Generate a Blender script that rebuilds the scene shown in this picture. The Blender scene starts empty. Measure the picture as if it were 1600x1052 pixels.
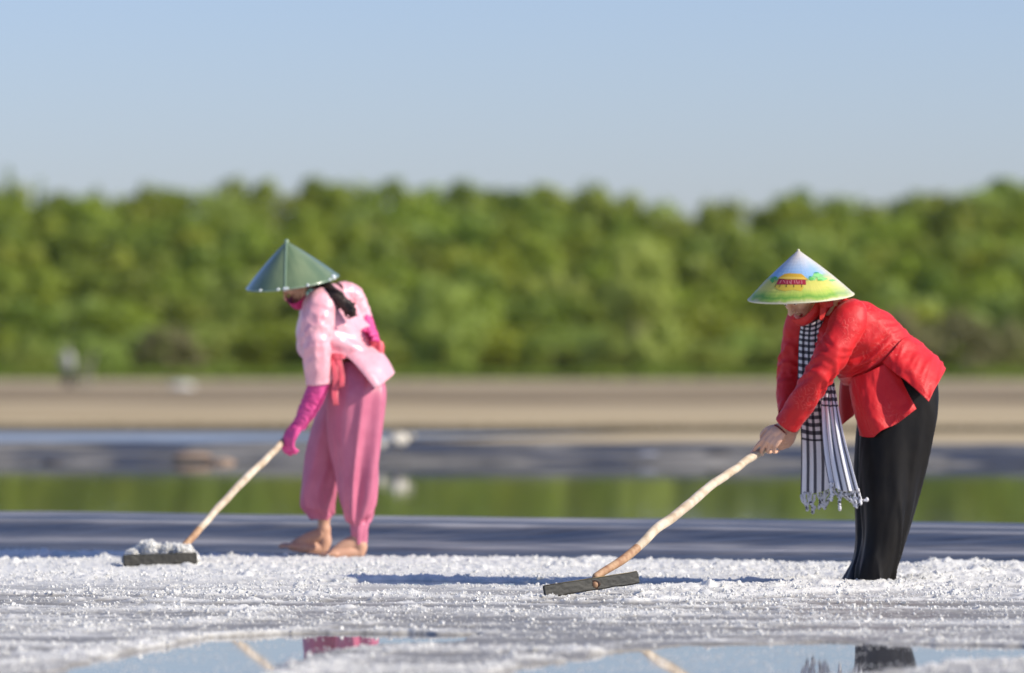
import bpy, math, random
import numpy as np
from mathutils import Vector, Matrix

random.seed(7)
rng = np.random.default_rng(7)
R = math.radians
sc = bpy.context.scene
COL = sc.collection

# ------------------------------------------------------------------ camera, light, exposure
CAMH, FPX, HOR = 0.9, 8889.0, 572.0          # camera height (m), focal length in photo pixels, horizon row
cam_d = bpy.data.cameras.new('camera')
cam = bpy.data.objects.new('camera', cam_d); COL.objects.link(cam)
cam.location = (0, 0, CAMH); cam.rotation_euler = (R(90), 0, 0)
cam_d.lens = 200; cam_d.sensor_width = 36; cam_d.shift_y = (HOR - 526) / 1600
cam_d.clip_start = 0.1; cam_d.clip_end = 6000
cam_d.dof.use_dof = True; cam_d.dof.focus_distance = 22.4; cam_d.dof.aperture_fstop = 2.35
cam_d.dof.aperture_blades = 0
sc.camera = cam

SUN_EL, SUN_AZ = 34.0, 109.0                  # azimuth clockwise from +Y (view direction): right and a little towards the camera
w = bpy.data.worlds.new('World'); sc.world = w; w.use_nodes = True
nt = w.node_tree; nt.nodes.clear()
out = nt.nodes.new('ShaderNodeOutputWorld'); bg = nt.nodes.new('ShaderNodeBackground')
sky = nt.nodes.new('ShaderNodeTexSky'); sky.sky_type = 'NISHITA'; sky.sun_disc = False
sky.sun_elevation = R(SUN_EL); sky.sun_rotation = R(SUN_AZ)
sky.altitude = 0; sky.air_density = 1.0; sky.dust_density = 0.6; sky.ozone_density = 3.0
tint = nt.nodes.new('ShaderNodeMix'); tint.data_type = 'RGBA'; tint.blend_type = 'MULTIPLY'
tint.inputs['Factor'].default_value = 1.0
tint.inputs['B'].default_value = (0.86, 0.88, 1.16, 1)
nt.links.new(sky.outputs[0], tint.inputs['A']); nt.links.new(tint.outputs['Result'], bg.inputs[0])
bg.inputs[1].default_value = 0.11
nt.links.new(bg.outputs[0], out.inputs[0])
sun_d = bpy.data.lights.new('sun', 'SUN'); sun_d.energy = 4.7; sun_d.angle = R(0.5); sun_d.color = (1.0, 0.93, 0.80)
sun = bpy.data.objects.new('sun', sun_d); COL.objects.link(sun)
sdir = Vector((math.sin(R(SUN_AZ)) * math.cos(R(SUN_EL)), math.cos(R(SUN_AZ)) * math.cos(R(SUN_EL)), math.sin(R(SUN_EL))))
sun.rotation_euler = sdir.to_track_quat('Z', 'Y').to_euler(); sun.location = (10, -10, 20)
sc.view_settings.view_transform = 'Standard'; sc.view_settings.look = 'None'
sc.view_settings.gamma = 1; sc.view_settings.exposure = 0.22; sc.view_settings.use_curve_mapping = False
sc.render.engine = 'CYCLES'
sc.cycles.use_denoising = True
sc.cycles.max_bounces = 8; sc.cycles.transparent_max_bounces = 8

# ------------------------------------------------------------------ noise and mesh helpers
def vnoise(x, y, seed=0):
    x = np.asarray(x, float); y = np.asarray(y, float)
    xi = np.floor(x).astype(np.int64); yi = np.floor(y).astype(np.int64)
    fx = x - xi; fy = y - yi; fx = fx * fx * (3 - 2 * fx); fy = fy * fy * (3 - 2 * fy)
    def h(a, b):
        n = (a * 374761393 + b * 668265263 + seed * 974711) & 0xFFFFFFFF
        n = ((n ^ (n >> 13)) * 1274126177) & 0xFFFFFFFF
        return ((n ^ (n >> 16)) & 0xFFFFFF) / float(0xFFFFFF)
    a = h(xi, yi); b = h(xi + 1, yi); c = h(xi, yi + 1); d = h(xi + 1, yi + 1)
    return (a * (1 - fx) + b * fx) * (1 - fy) + (c * (1 - fx) + d * fx) * fy
def fbm(x, y, oct=4, seed=0):
    s = 0; a = 0.5; t = 0
    for k in range(oct):
        s = s + a * vnoise(x * 2 ** k, y * 2 ** k, seed + k * 17); t += a; a *= 0.5
    return s / t
def sstep(a, b, x):
    t = np.clip((x - a) / (b - a), 0, 1); return t * t * (3 - 2 * t)

def new_obj(name, me, parent=None, m=None):
    o = bpy.data.objects.new(name, me); COL.objects.link(o)
    if m is not None: me.materials.append(m)
    if parent is not None: o.parent = parent
    return o
def mesh_from(verts, faces, name='mesh', smooth=True):
    me = bpy.data.meshes.new(name)
    verts = np.asarray(verts, float)
    if isinstance(faces, np.ndarray):
        k = faces.shape[1]; n = len(faces)
        me.vertices.add(len(verts)); me.vertices.foreach_set('co', verts.ravel())
        me.loops.add(n * k); me.loops.foreach_set('vertex_index', faces.astype(np.int32).ravel())
        me.polygons.add(n); me.polygons.foreach_set('loop_start', np.arange(n, dtype=np.int32) * k)
        me.update(calc_edges=True)
    else:
        me.from_pydata([tuple(v) for v in verts], [], faces)
    me.validate()
    me.polygons.foreach_set('use_smooth', np.full(len(me.polygons), smooth)); me.update()
    return me
def grid_faces(nr, ncv, closed=False):
    i = np.arange(nr - 1)[:, None]; j = np.arange(ncv if closed else ncv - 1)[None, :]
    a = i * ncv + j; b = i * ncv + (j + 1) % ncv; c = (i + 1) * ncv + (j + 1) % ncv; d = (i + 1) * ncv + j
    return np.stack([a, b, c, d], -1).reshape(-1, 4)
def set_uv(me, uv_per_vert):
    l = me.uv_layers.new(name='UVMap'); idx = np.zeros(len(me.loops), np.int32); me.loops.foreach_get('vertex_index', idx)
    l.data.foreach_set('uv', np.asarray(uv_per_vert)[idx].ravel())
def cr(P, n, closed=False):
    """Catmull-Rom resampling along axis 0"""
    P = np.asarray(P, float); k = len(P)
    if closed:
        Q = np.concatenate([P[-1:], P, P[:2]]); seg = k; t = np.arange(n) * seg / n
    else:
        Q = np.concatenate([2 * P[:1] - P[1:2], P, 2 * P[-1:] - P[-2:-1]]); seg = k - 1; t = np.linspace(0, seg, n)
    i = np.minimum(np.floor(t).astype(int), seg - 1); f = (t - i).reshape((-1,) + (1,) * (P.ndim - 1))
    a, b, c, d = Q[i], Q[i + 1], Q[i + 2], Q[i + 3]
    return 0.5 * (2 * b + (c - a) * f + (2 * a - 5 * b + 4 * c - d) * f ** 2 + (3 * b - a - 3 * c + d) * f ** 3)

class Fig:
    """A person's frame: photo position (px, py) and metres behind the figure's own plane -> metres in the scene"""
    def __init__(s, Y, cx): s.Y = Y; s.o = np.array([(cx - 800) / FPX * Y, Y, 0.0])
    def w(s, P):
        P = np.asarray(P, float); Y = s.Y + P[..., 2]
        return np.stack([(P[..., 0] - 800) / FPX * Y, Y, CAMH + (HOR - P[..., 1]) / FPX * Y], -1) - s.o

def patch(name, fig, ctrl, nu, nv, m, parent, closed=False, thick=0.0, fold=None, cap=False, raw=False):
    G = fig.w(np.array(ctrl, float)) if fig else np.array(ctrl, float)
    G = cr(G, nu)
    G = np.swapaxes(cr(np.swapaxes(G, 0, 1), nv, closed), 0, 1)
    s = np.linspace(0, 1, nu)[:, None] * np.ones((1, nv)); t = np.ones((nu, 1)) * (np.arange(nv) / (nv if closed else nv - 1))[None, :]
    if fold:
        du = np.gradient(G, axis=0)
        if closed:
            dv = np.roll(G, -1, 1) - np.roll(G, 1, 1)
        else: dv = np.gradient(G, axis=1)
        nrm = np.cross(du, dv); nrm /= np.linalg.norm(nrm, axis=-1, keepdims=True) + 1e-9
        if closed:
            c = G.mean(1, keepdims=True)
            sg = np.sign(((G - c) * nrm).sum(-1).mean())
            nrm *= sg
        elif nrm[..., 1].mean() > 0: nrm = -nrm
        G = G + nrm * fold(s, t)[..., None]
    V = G.reshape(-1, 3); F = grid_faces(nu, nv, closed)
    uv = np.stack([t, s], -1).reshape(-1, 2)
    if cap:
        V = np.concatenate([V, [G[0].mean(0)], [G[-1].mean(0)]]); n0 = nu * nv
        uv = np.concatenate([uv, [[.5, 0]], [[.5, 1]]])
        fs = [list(map(int, f)) for f in F]
        for j in range(nv):
            k = (j + 1) % nv
            fs.append([n0, k, j]); fs.append([n0 + 1, (nu - 1) * nv + j, (nu - 1) * nv + k])
        F = fs
    if raw: return V, F
    me = mesh_from(V, F, name); set_uv(me, uv)
    o = new_obj(name, me, parent, m)
    if thick:
        md = o.modifiers.new('solid', 'SOLIDIFY'); md.thickness = thick; md.offset = 0
    return o

def tube_vf(P, r, n=12, steps=None, ell=1.0, up=(0, 1, 0), rnd=True):
    """tube through points P (n x 3, metres) with radii r; rounded ends"""
    P = np.asarray(P, float); r = np.asarray(r, float)
    steps = steps or max(6, 5 * len(P))
    Q = cr(np.concatenate([P, r[:, None]], 1), steps)
    P = Q[:, :3]; r = np.maximum(Q[:, 3], 1e-4)
    T = np.gradient(P, axis=0); T /= np.linalg.norm(T, axis=1, keepdims=True) + 1e-9
    if rnd:
        a0 = [(math.cos(a), math.sin(a)) for a in (math.pi * .5, math.pi * .33, math.pi * .17)]
        P0 = np.array([P[0] - T[0] * r[0] * s_ for c_, s_ in a0]); r0 = np.array([r[0] * c_ + 1e-4 for c_, s_ in a0])
        P1 = np.array([P[-1] + T[-1] * r[-1] * s_ for c_, s_ in a0[::-1]]); r1 = np.array([r[-1] * c_ + 1e-4 for c_, s_ in a0[::-1]])
        P = np.concatenate([P0, P, P1]); r = np.concatenate([r0, r, r1]); T = np.concatenate([np.repeat(T[:1], 3, 0), T, np.repeat(T[-1:], 3, 0)])
    u = np.array(up, float); U = []
    for t_ in T:
        u = u - t_ * u.dot(t_)
        if np.linalg.norm(u) < 1e-3: u = np.cross(t_, (0.3, 0.5, 0.8))
        u = u / np.linalg.norm(u); U.append(u.copy())
    U = np.array(U); W = np.cross(T, U)
    a = np.arange(n) * 2 * math.pi / n
    V = P[:, None] + r[:, None, None] * (np.cos(a)[None, :, None] * U[:, None] * ell + np.sin(a)[None, :, None] * W[:, None])
    k = len(P); F = [list(map(int, f)) for f in grid_faces(k, n, True)]
    F.append(list(range(n))[::-1]); F.append([(k - 1) * n + j for j in range(n)])
    return V.reshape(-1, 3), F
def ell_vf(c, rad, axes=None, nu=14, nv=18):
    A = np.eye(3) if axes is None else np.array(axes, float)
    V = [];
    for i in range(nu + 1):
        th = math.pi * i / nu
        for j in range(nv):
            ph = 2 * math.pi * j / nv
            V.append(np.array(c) + A.T @ (np.array(rad) * np.array([math.sin(th) * math.cos(ph), math.sin(th) * math.sin(ph), math.cos(th)])))
    return np.array(V), [list(map(int, f)) for f in grid_faces(nu + 1, nv, True)]
class Acc:
    def __init__(s): s.V = []; s.F = []; s.n = 0
    def add(s, vf):
        V, F = vf; s.V.append(np.asarray(V)); s.F += [[i + s.n for i in f] for f in F]; s.n += len(V); return s
    def tube(s, P, r, **k): return s.add(tube_vf(P, r, **k))
    def ell(s, c, rad, axes=None, **k): return s.add(ell_vf(c, rad, axes, **k))
    def box(s, c, size, axes=None):
        A = np.eye(3) if axes is None else np.array(axes, float)
        V = [np.array(c) + A.T @ (np.array(size) / 2 * np.array([x, y, z])) for x in (-1, 1) for y in (-1, 1) for z in (-1, 1)]
        return s.add((np.array(V), [[0, 1, 3, 2], [4, 6, 7, 5], [0, 4, 5, 1], [2, 3, 7, 6], [0, 2, 6, 4], [1, 5, 7, 3]]))
    def build(s, name, m, parent=None, smooth=True):
        me = mesh_from(np.concatenate(s.V), s.F, name, smooth); return new_obj(name, me, parent, m)
def remesh(o, voxel, sm=3, fac=0.5):
    md = o.modifiers.new('rm', 'REMESH'); md.mode = 'VOXEL'; md.voxel_size = voxel; md.use_smooth_shade = True
    if sm:
        m2 = o.modifiers.new('sm', 'SMOOTH'); m2.iterations = sm; m2.factor = fac
    dg = bpy.context.evaluated_depsgraph_get(); dg.update()
    me = bpy.data.meshes.new_from_object(o.evaluated_get(dg))
    o.modifiers.clear(); old = o.data; mats = list(old.materials); o.data = me
    me.materials.clear()
    for m_ in mats: me.materials.append(m_)
    me.polygons.foreach_set('use_smooth', np.ones(len(me.polygons), bool))
    bpy.data.meshes.remove(old)
    return o

def tag(o, label=None, cat=None, group=None, kind=None):
    if label: o['label'] = label
    if cat: o['category'] = cat
    if group: o['group'] = group
    if kind: o['kind'] = kind
    return o
def empty(name, loc, label, cat, group=None):
    o = bpy.data.objects.new(name, None); COL.objects.link(o); o.location = loc; o.empty_display_size = 0.2
    return tag(o, label, cat, group)

# ------------------------------------------------------------------ materials
def nn(t, kind, **kw):
    n = t.nodes.new(kind)
    for k, v in kw.items():
        if k in n.inputs: n.inputs[k].default_value = v
        else: setattr(n, k, v)
    return n
def base_mat(name):
    m = bpy.data.materials.new(name); m.use_nodes = True
    return m, m.node_tree, m.node_tree.nodes['Principled BSDF']
def c4(c): return (c[0], c[1], c[2], 1)
def mat(name, c, rough=0.6, c2=None, nscale=8.0, stretch=(1, 1, 1), bump=0.0, bscale=60.0, spec=0.5, coat=0.0, sheen=0.0,
        metal=0.0, bdist=0.01, coords='Object', objvar=0.0, ior=1.45, trans=0.0, lo=0.35, hi=0.65, bstretch=None):
    m, t, p = base_mat(name)
    tc = nn(t, 'ShaderNodeTexCoord'); mp = nn(t, 'ShaderNodeMapping'); mp.inputs['Scale'].default_value = stretch
    t.links.new(tc.outputs[coords], mp.inputs[0])
    p.inputs['Base Color'].default_value = c4(c); p.inputs['Roughness'].default_value = rough
    p.inputs['Specular IOR Level'].default_value = spec; p.inputs['Coat Weight'].default_value = coat; p.inputs['Coat Roughness'].default_value = 0.12
    p.inputs['Sheen Weight'].default_value = sheen; p.inputs['Metallic'].default_value = metal; p.inputs['IOR'].default_value = ior
    src = None
    if c2 is not None:
        nz = nn(t, 'ShaderNodeTexNoise', Scale=nscale, Detail=5.0, Roughness=0.6); t.links.new(mp.outputs[0], nz.inputs['Vector'])
        rp = nn(t, 'ShaderNodeValToRGB'); rp.color_ramp.elements[0].position = lo; rp.color_ramp.elements[1].position = hi
        rp.color_ramp.elements[0].color = c4(c); rp.color_ramp.elements[1].color = c4(c2)
        t.links.new(nz.outputs['Fac'], rp.inputs[0]); src = rp.outputs[0]
    if objvar:
        oi = nn(t, 'ShaderNodeObjectInfo'); hs = nn(t, 'ShaderNodeHueSaturation')
        mr = nn(t, 'ShaderNodeMapRange'); mr.inputs['To Min'].default_value = 1 - objvar; mr.inputs['To Max'].default_value = 1 + objvar
        t.links.new(oi.outputs['Random'], mr.inputs[0]); t.links.new(mr.outputs[0], hs.inputs['Value'])
        m2 = nn(t, 'ShaderNodeMath', operation='MULTIPLY'); m2.inputs[1].default_value = 7.13; m3 = nn(t, 'ShaderNodeMath', operation='FRACT')
        t.links.new(oi.outputs['Random'], m2.inputs[0]); t.links.new(m2.outputs[0], m3.inputs[0])
        mr2 = nn(t, 'ShaderNodeMapRange'); mr2.inputs['To Min'].default_value = 0.485; mr2.inputs['To Max'].default_value = 0.515
        t.links.new(m3.outputs[0], mr2.inputs[0]); t.links.new(mr2.outputs[0], hs.inputs['Hue'])
        if src is None: hs.inputs['Color'].default_value = c4(c)
        else: t.links.new(src, hs.inputs['Color'])
        src = hs.outputs[0]
    if src is not None: t.links.new(src, p.inputs['Base Color'])
    if bump:
        mp2 = nn(t, 'ShaderNodeMapping'); mp2.inputs['Scale'].default_value = bstretch or stretch; t.links.new(tc.outputs[coords], mp2.inputs[0])
        nb = nn(t, 'ShaderNodeTexNoise', Scale=bscale, Detail=4.0); t.links.new(mp2.outputs[0], nb.inputs['Vector'])
        b = nn(t, 'ShaderNodeBump', Strength=bump, Distance=bdist); t.links.new(nb.outputs['Fac'], b.inputs['Height']); t.links.new(b.outputs[0], p.inputs['Normal'])
    if trans:
        o_ = t.nodes['Material Output']; tl = nn(t, 'ShaderNodeBsdfTranslucent'); mx = nn(t, 'ShaderNodeMixShader'); mx.inputs[0].default_value = trans
        if src is not None: t.links.new(src, tl.inputs[0])
        else: tl.inputs[0].default_value = c4(c)
        t.links.new(p.outputs[0], mx.inputs[1]); t.links.new(tl.outputs[0], mx.inputs[2]); t.links.new(mx.outputs[0], o_.inputs[0])
    return m
M = {}
M['salt'] = mat('salt crust', (0.74, 0.725, 0.68), 0.55, (0.86, 0.84, 0.78), 3.0, bump=0.6, bscale=160, bdist=0.004, spec=0.5, trans=0.12)
M['crystal'] = mat('salt crystals', (0.80, 0.785, 0.74), 0.28, (0.90, 0.88, 0.82), 9.0, spec=0.7, trans=0.25)
M['brine'] = mat('brine film over liner', (0.10, 0.105, 0.12), 0.03, (0.15, 0.15, 0.16), 2.0, ior=1.38, bump=0.02, bscale=3, bdist=0.003)
M['pond'] = mat('pond water', (0.035, 0.04, 0.02), 0.03, (0.05, 0.05, 0.03), 0.5, ior=1.34, bump=0.10, bscale=1.2, bdist=0.01, bstretch=(1, 3, 1))
M['ripple'] = mat('wind rippled water', (0.24, 0.27, 0.30), 0.30, (0.30, 0.32, 0.34), 0.5, ior=1.34, bump=0.5, bscale=5, bdist=0.03)
M['liner'] = mat('dark plastic liner', (0.016, 0.019, 0.028), 0.38, (0.075, 0.075, 0.082), 2.6, stretch=(0.7, 4.5, 3), bump=0.7, bscale=3.5, bdist=0.03, spec=0.45, bstretch=(0.8, 3, 1))
M['mud'] = mat('dusty grey brown liner', (0.07, 0.07, 0.07), 0.85, (0.30, 0.28, 0.245), 1.6, stretch=(0.8, 2.0, 4), bump=0.8, bscale=3, bdist=0.08, spec=.15)
M['earth'] = mat('dry tan earth', (0.42, 0.32, 0.17), 0.9, (0.54, 0.43, 0.26), 0.7, stretch=(0.3, 1, 1), bump=0.6, bscale=4, bdist=0.06)
M['field'] = mat('far salt field soil', (0.36, 0.27, 0.145), 0.9, (0.50, 0.40, 0.245), 0.09, stretch=(0.25, 1, 1), bump=0.4, bscale=1, bdist=0.06)
M['skin'] = mat('skin', (0.64, 0.36, 0.235), 0.5, (0.72, 0.43, 0.30), 12, bump=0.15, bscale=90, bdist=0.002)
M['skin2'] = mat('tanned skin', (0.52, 0.27, 0.17), 0.5, (0.60, 0.34, 0.22), 12, bump=0.15, bscale=90, bdist=0.002)
M['nail'] = mat('nail', (0.75, 0.45, 0.38), 0.25)
M['lip'] = mat('lips', (0.50, 0.13, 0.13), 0.4)
M['eye'] = mat('eye white', (0.8, 0.78, 0.75), 0.2); M['iris'] = mat('iris', (0.03, 0.02, 0.015), 0.15)
M['hair'] = mat('dark brown hair', (0.014, 0.008, 0.006), 0.55, (0.045, 0.024, 0.016), 40, stretch=(1, 1, .2), bump=0.8, bscale=70, bdist=0.004)
M['pinkshirt'] = mat('pink satin', (0.82, 0.36, 0.41), 0.34, (0.88, 0.46, 0.50), 14, bump=0.6, bscale=20, bdist=0.012, spec=0.8, sheen=0.1)
M['rose'] = mat('rose satin', (0.50, 0.125, 0.205), 0.46, (0.57, 0.16, 0.245), 10, bump=0.3, bscale=14, bdist=0.006, spec=0.6, bstretch=(1, 1, .6))
M['ribbon'] = mat('coral ribbon', (0.78, 0.12, 0.15), 0.4)
M['glove'] = mat('magenta glove', (0.62, 0.05, 0.22), 0.6, (0.70, 0.08, 0.28), 14, bump=0.4, bscale=30, bdist=0.006)
M['mask'] = mat('magenta mask', (0.55, 0.03, 0.16), 0.6)
M['mint'] = mat('mint scrunchie', (0.35, 0.62, 0.52), 0.5)
M['black'] = mat('black trouser cloth', (0.0045, 0.004, 0.004), 0.5, (0.008, 0.0065, 0.0055), 12, bump=0.35, bscale=22, bdist=0.003, spec=0.24, bstretch=(1, 1, .5))
M['strap'] = mat('red cloth strap', (0.62, 0.03, 0.025), 0.55, bump=0.3, bscale=60, bdist=0.003)
M['bead'] = mat('dark red beads', (0.16, 0.012, 0.015), 0.25)
M['silver'] = mat('silver', (0.8, 0.8, 0.8), 0.2, metal=1.0)
M['wood'] = mat('pale peeled wood', (0.42, 0.32, 0.21), 0.7, (0.66, 0.56, 0.43), 14, stretch=(1, 1, 1), bump=0.5, bscale=30, bdist=0.004)
M['bark'] = mat('orange brown wet wood', (0.30, 0.15, 0.075), 0.6, (0.50, 0.32, 0.18), 25, bump=0.5, bscale=40, bdist=0.004)
M['board'] = mat('wet dark board', (0.014, 0.014, 0.011), 0.6, (0.030, 0.027, 0.019), 6, bump=0.6, bscale=40, bdist=0.004, stretch=(1, 1, 1))
M['board_edge'] = mat('cut edge of board', (0.16, 0.12, 0.05), 0.6, (0.25, 0.19, 0.08), 20)
M['stain'] = mat('rust stained socket', (0.025, 0.013, 0.008), 0.6, (0.07, 0.03, 0.015), 30)
M['sack'] = mat('pale woven sack', (0.70, 0.62, 0.48), 0.8, (0.80, 0.74, 0.62), 8, bump=0.5, bscale=20)
M['clay'] = mat('orange clay', (0.27, 0.18, 0.12), 0.9, (0.36, 0.25, 0.17), 4, bump=0.5, bscale=12)
M['rockdark'] = mat('dark wet clod', (0.02, 0.018, 0.015), 0.6, (0.06, 0.05, 0.04), 9, bump=0.6, bscale=12)
M['plasticgrey'] = mat('grey plastic sheet', (0.25, 0.25, 0.27), 0.35, (0.38, 0.38, 0.4), 5, bump=0.6, bscale=6, bdist=.03)
M['whitecloth'] = mat('faded white shirt', (0.42, 0.42, 0.38), 0.8); M['darkcloth'] = mat('dark trousers', (0.03, 0.03, 0.035), 0.8)
M['trunk'] = mat('grey brown bark', (0.11, 0.085, 0.06), 0.9, (0.2, 0.16, 0.12), 6, bump=0.6, bscale=12)
M['palewood'] = mat('bleached wood', (0.26, 0.24, 0.19), 0.9)
LEAF = [mat('leaf ' + n, a, 0.5, b, 0.35, objvar=0.12, trans=0.38, spec=0.35) for n, a, b in (
    ('olive', (0.265, 0.325, 0.030), (0.345, 0.41, 0.048)), ('deep', (0.20, 0.265, 0.028), (0.27, 0.335, 0.045)),
    ('bright', (0.33, 0.41, 0.075), (0.42, 0.49, 0.11)), ('brown', (0.24, 0.24, 0.085), (0.32, 0.30, 0.13)))]

# embroidered red silk: faint lighter scrolls
def silk():
    m, t, p = base_mat('red brocade silk')
    tc = nn(t, 'ShaderNodeTexCoord'); nz = nn(t, 'ShaderNodeTexNoise', Scale=22.0, Detail=3.0); t.links.new(tc.outputs['Object'], nz.inputs['Vector'])
    mx = nn(t, 'ShaderNodeMix', data_type='RGBA'); mx.inputs['Factor'].default_value = 0.06
    t.links.new(tc.outputs['Object'], mx.inputs['A']); t.links.new(nz.outputs['Color'], mx.inputs['B'])
    vo = nn(t, 'ShaderNodeTexVoronoi', Scale=19.0); t.links.new(mx.outputs['Result'], vo.inputs['Vector'])
    sn = nn(t, 'ShaderNodeMath', operation='SINE'); ml = nn(t, 'ShaderNodeMath', operation='MULTIPLY'); ml.inputs[1].default_value = 24
    t.links.new(vo.outputs['Distance'], ml.inputs[0]); t.links.new(ml.outputs[0], sn.inputs[0])
    gt = nn(t, 'ShaderNodeMapRange'); gt.inputs['From Min'].default_value = 0.72; gt.inputs['From Max'].default_value = 0.95; t.links.new(sn.outputs[0], gt.inputs[0])
    n2 = nn(t, 'ShaderNodeTexNoise', Scale=5.0); t.links.new(tc.outputs['Object'], n2.inputs['Vector'])
    r2 = nn(t, 'ShaderNodeMapRange'); r2.inputs['From Min'].default_value = 0.54; r2.inputs['From Max'].default_value = 0.64; t.links.new(n2.outputs['Fac'], r2.inputs[0])
    mm = nn(t, 'ShaderNodeMath', operation='MULTIPLY'); t.links.new(gt.outputs[0], mm.inputs[0]); t.links.new(r2.outputs[0], mm.inputs[1])
    cm = nn(t, 'ShaderNodeMix', data_type='RGBA'); cm.inputs['A'].default_value = (0.60, 0.010, 0.013, 1); cm.inputs['B'].default_value = (0.68, 0.060, 0.052, 1)
    t.links.new(mm.outputs[0], cm.inputs['Factor']); t.links.new(cm.outputs['Result'], p.inputs['Base Color'])
    nb = nn(t, 'ShaderNodeTexNoise', Scale=34.0, Detail=3.0); t.links.new(tc.outputs['Object'], nb.inputs['Vector'])
    ad = nn(t, 'ShaderNodeMath', operation='ADD'); t.links.new(nb.outputs['Fac'], ad.inputs[0]); t.links.new(mm.outputs[0], ad.inputs[1])
    b = nn(t, 'ShaderNodeBump', Strength=0.35, Distance=0.005); t.links.new(ad.outputs[0], b.inputs['Height']); t.links.new(b.outputs[0], p.inputs['Normal'])
    p.inputs['Roughness'].default_value = 0.56; p.inputs['Specular IOR Level'].default_value = 0.4; p.inputs['Sheen Weight'].default_value = 0.08; p.inputs['Sheen Roughness'].default_value = .4
    return m
M['silk'] = silk()

# chequered scarf cloth: gingham for the first part of its length, stripes after
def gingham(name, nu, nv, split, du=.40):
    m, t, p = base_mat(name)
    uv = nn(t, 'ShaderNodeUVMap'); sp = nn(t, 'ShaderNodeSeparateXYZ'); t.links.new(uv.outputs[0], sp.inputs[0])
    def stripe(sock, n, duty=0.5):
        a = nn(t, 'ShaderNodeMath', operation='MULTIPLY'); a.inputs[1].default_value = n; t.links.new(sock, a.inputs[0])
        f = nn(t, 'ShaderNodeMath', operation='FRACT'); t.links.new(a.outputs[0], f.inputs[0])
        pg = nn(t, 'ShaderNodeMath', operation='PINGPONG'); pg.inputs[1].default_value = 0.5; t.links.new(f.outputs[0], pg.inputs[0])
        g = nn(t, 'ShaderNodeMapRange'); g.inputs['From Min'].default_value = duty / 2 - 0.03; g.inputs['From Max'].default_value = duty / 2 + 0.03
        t.links.new(pg.outputs[0], g.inputs[0]); return g.outputs[0]
    su = stripe(sp.outputs['X'], nu, du); sv = stripe(sp.outputs['Y'], nv, 0.5)
    lt = nn(t, 'ShaderNodeMath', operation='GREATER_THAN'); lt.inputs[1].default_value = split; t.links.new(sp.outputs['Y'], lt.inputs[0])
    mxm = nn(t, 'ShaderNodeMath', operation='MAXIMUM'); t.links.new(sv, mxm.inputs[0]); t.links.new(lt.outputs[0], mxm.inputs[1])
    av = nn(t, 'ShaderNodeMath', operation='ADD'); t.links.new(su, av.inputs[0]); t.links.new(mxm.outputs[0], av.inputs[1])
    rp = nn(t, 'ShaderNodeValToRGB'); e = rp.color_ramp.elements
    e[0].position = 0.0; e[0].color = (0.012, 0.012, 0.018, 1); e[1].position = 1.0; e[1].color = (0.74, 0.73, 0.74, 1)
    k = e.new(0.5); k.color = (0.085, 0.085, 0.10, 1)
    h = nn(t, 'ShaderNodeMath', operation='MULTIPLY'); h.inputs[1].default_value = 0.5; t.links.new(av.outputs[0], h.inputs[0]); t.links.new(h.outputs[0], rp.inputs[0])
    t.links.new(rp.outputs[0], p.inputs['Base Color']); p.inputs['Roughness'].default_value = 0.85
    tc = nn(t, 'ShaderNodeTexCoord'); nb = nn(t, 'ShaderNodeTexNoise', Scale=180.0); t.links.new(tc.outputs['Object'], nb.inputs['Vector'])
    b = nn(t, 'ShaderNodeBump', Strength=0.3, Distance=0.002); t.links.new(nb.outputs['Fac'], b.inputs['Height']); t.links.new(b.outputs[0], p.inputs['Normal'])
    return m

# ------------------------------------------------------------------ SETTING: ground, ponds, banks, field
# raked salt: a height field between the camera and the first bank
def poly_in(px, py, poly):
    ins = np.zeros(px.shape, bool); n = len(poly)
    for i in range(n):
        x0, y0 = poly[i]; x1, y1 = poly[(i + 1) % n]
        if y0 == y1: continue
        c = ((y0 > py) != (y1 > py)) & (px < (x1 - x0) * (py - y0) / (y1 - y0) + x0); ins ^= c
    return ins
def attr_mix(m, attr, c, rough=None):
    """blend the material towards colour c where the mesh attribute says so (wet crust, dusty or damp soil, painted crest highlight)"""
    t = m.node_tree; p = t.nodes['Principled BSDF']; at = nn(t, 'ShaderNodeAttribute', attribute_name=attr)
    mx = nn(t, 'ShaderNodeMix', data_type='RGBA'); mx.inputs['B'].default_value = c4(c)
    sk = p.inputs['Base Color'].links[0].from_socket; t.links.new(sk, mx.inputs['A']); t.links.new(at.outputs['Fac'], mx.inputs['Factor']); t.links.new(mx.outputs['Result'], p.inputs['Base Color'])
    if rough is not None:
        mr = nn(t, 'ShaderNodeMapRange'); mr.inputs['To Min'].default_value = p.inputs['Roughness'].default_value; mr.inputs['To Max'].default_value = rough
        t.links.new(at.outputs['Fac'], mr.inputs[0]); t.links.new(mr.outputs[0], p.inputs['Roughness'])
    for l in [n for n in t.nodes if n.type == 'BSDF_TRANSLUCENT']: t.links.new(mx.outputs['Result'], l.inputs[0])
def set_attr(o, name, val):
    a = o.data.attributes.new(name, 'FLOAT', 'POINT'); a.data.foreach_set('value', np.asarray(val, np.float32).ravel())
attr_mix(M['salt'], 'wet', (0.29, 0.27, 0.235), .42)
attr_mix(M['liner'], 'dust_and_highlight', (0.36, 0.35, 0.36), .7)  # pale grey for salt residue and for the painted crest highlight
attr_mix(M['mud'], 'dust_and_highlight', (0.045, 0.045, 0.05), .4)
attr_mix(M['earth'], 'dust_and_highlight', (0.075, 0.055, 0.022), .9)
attr_mix(M['field'], 'dust_and_highlight', (0.13, 0.09, 0.045), .9)
def gnd(px, py):                                   # photo position on the ground -> metres
    Y = FPX * CAMH / (py - HOR); return (px - 800) / FPX * Y, Y
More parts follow.
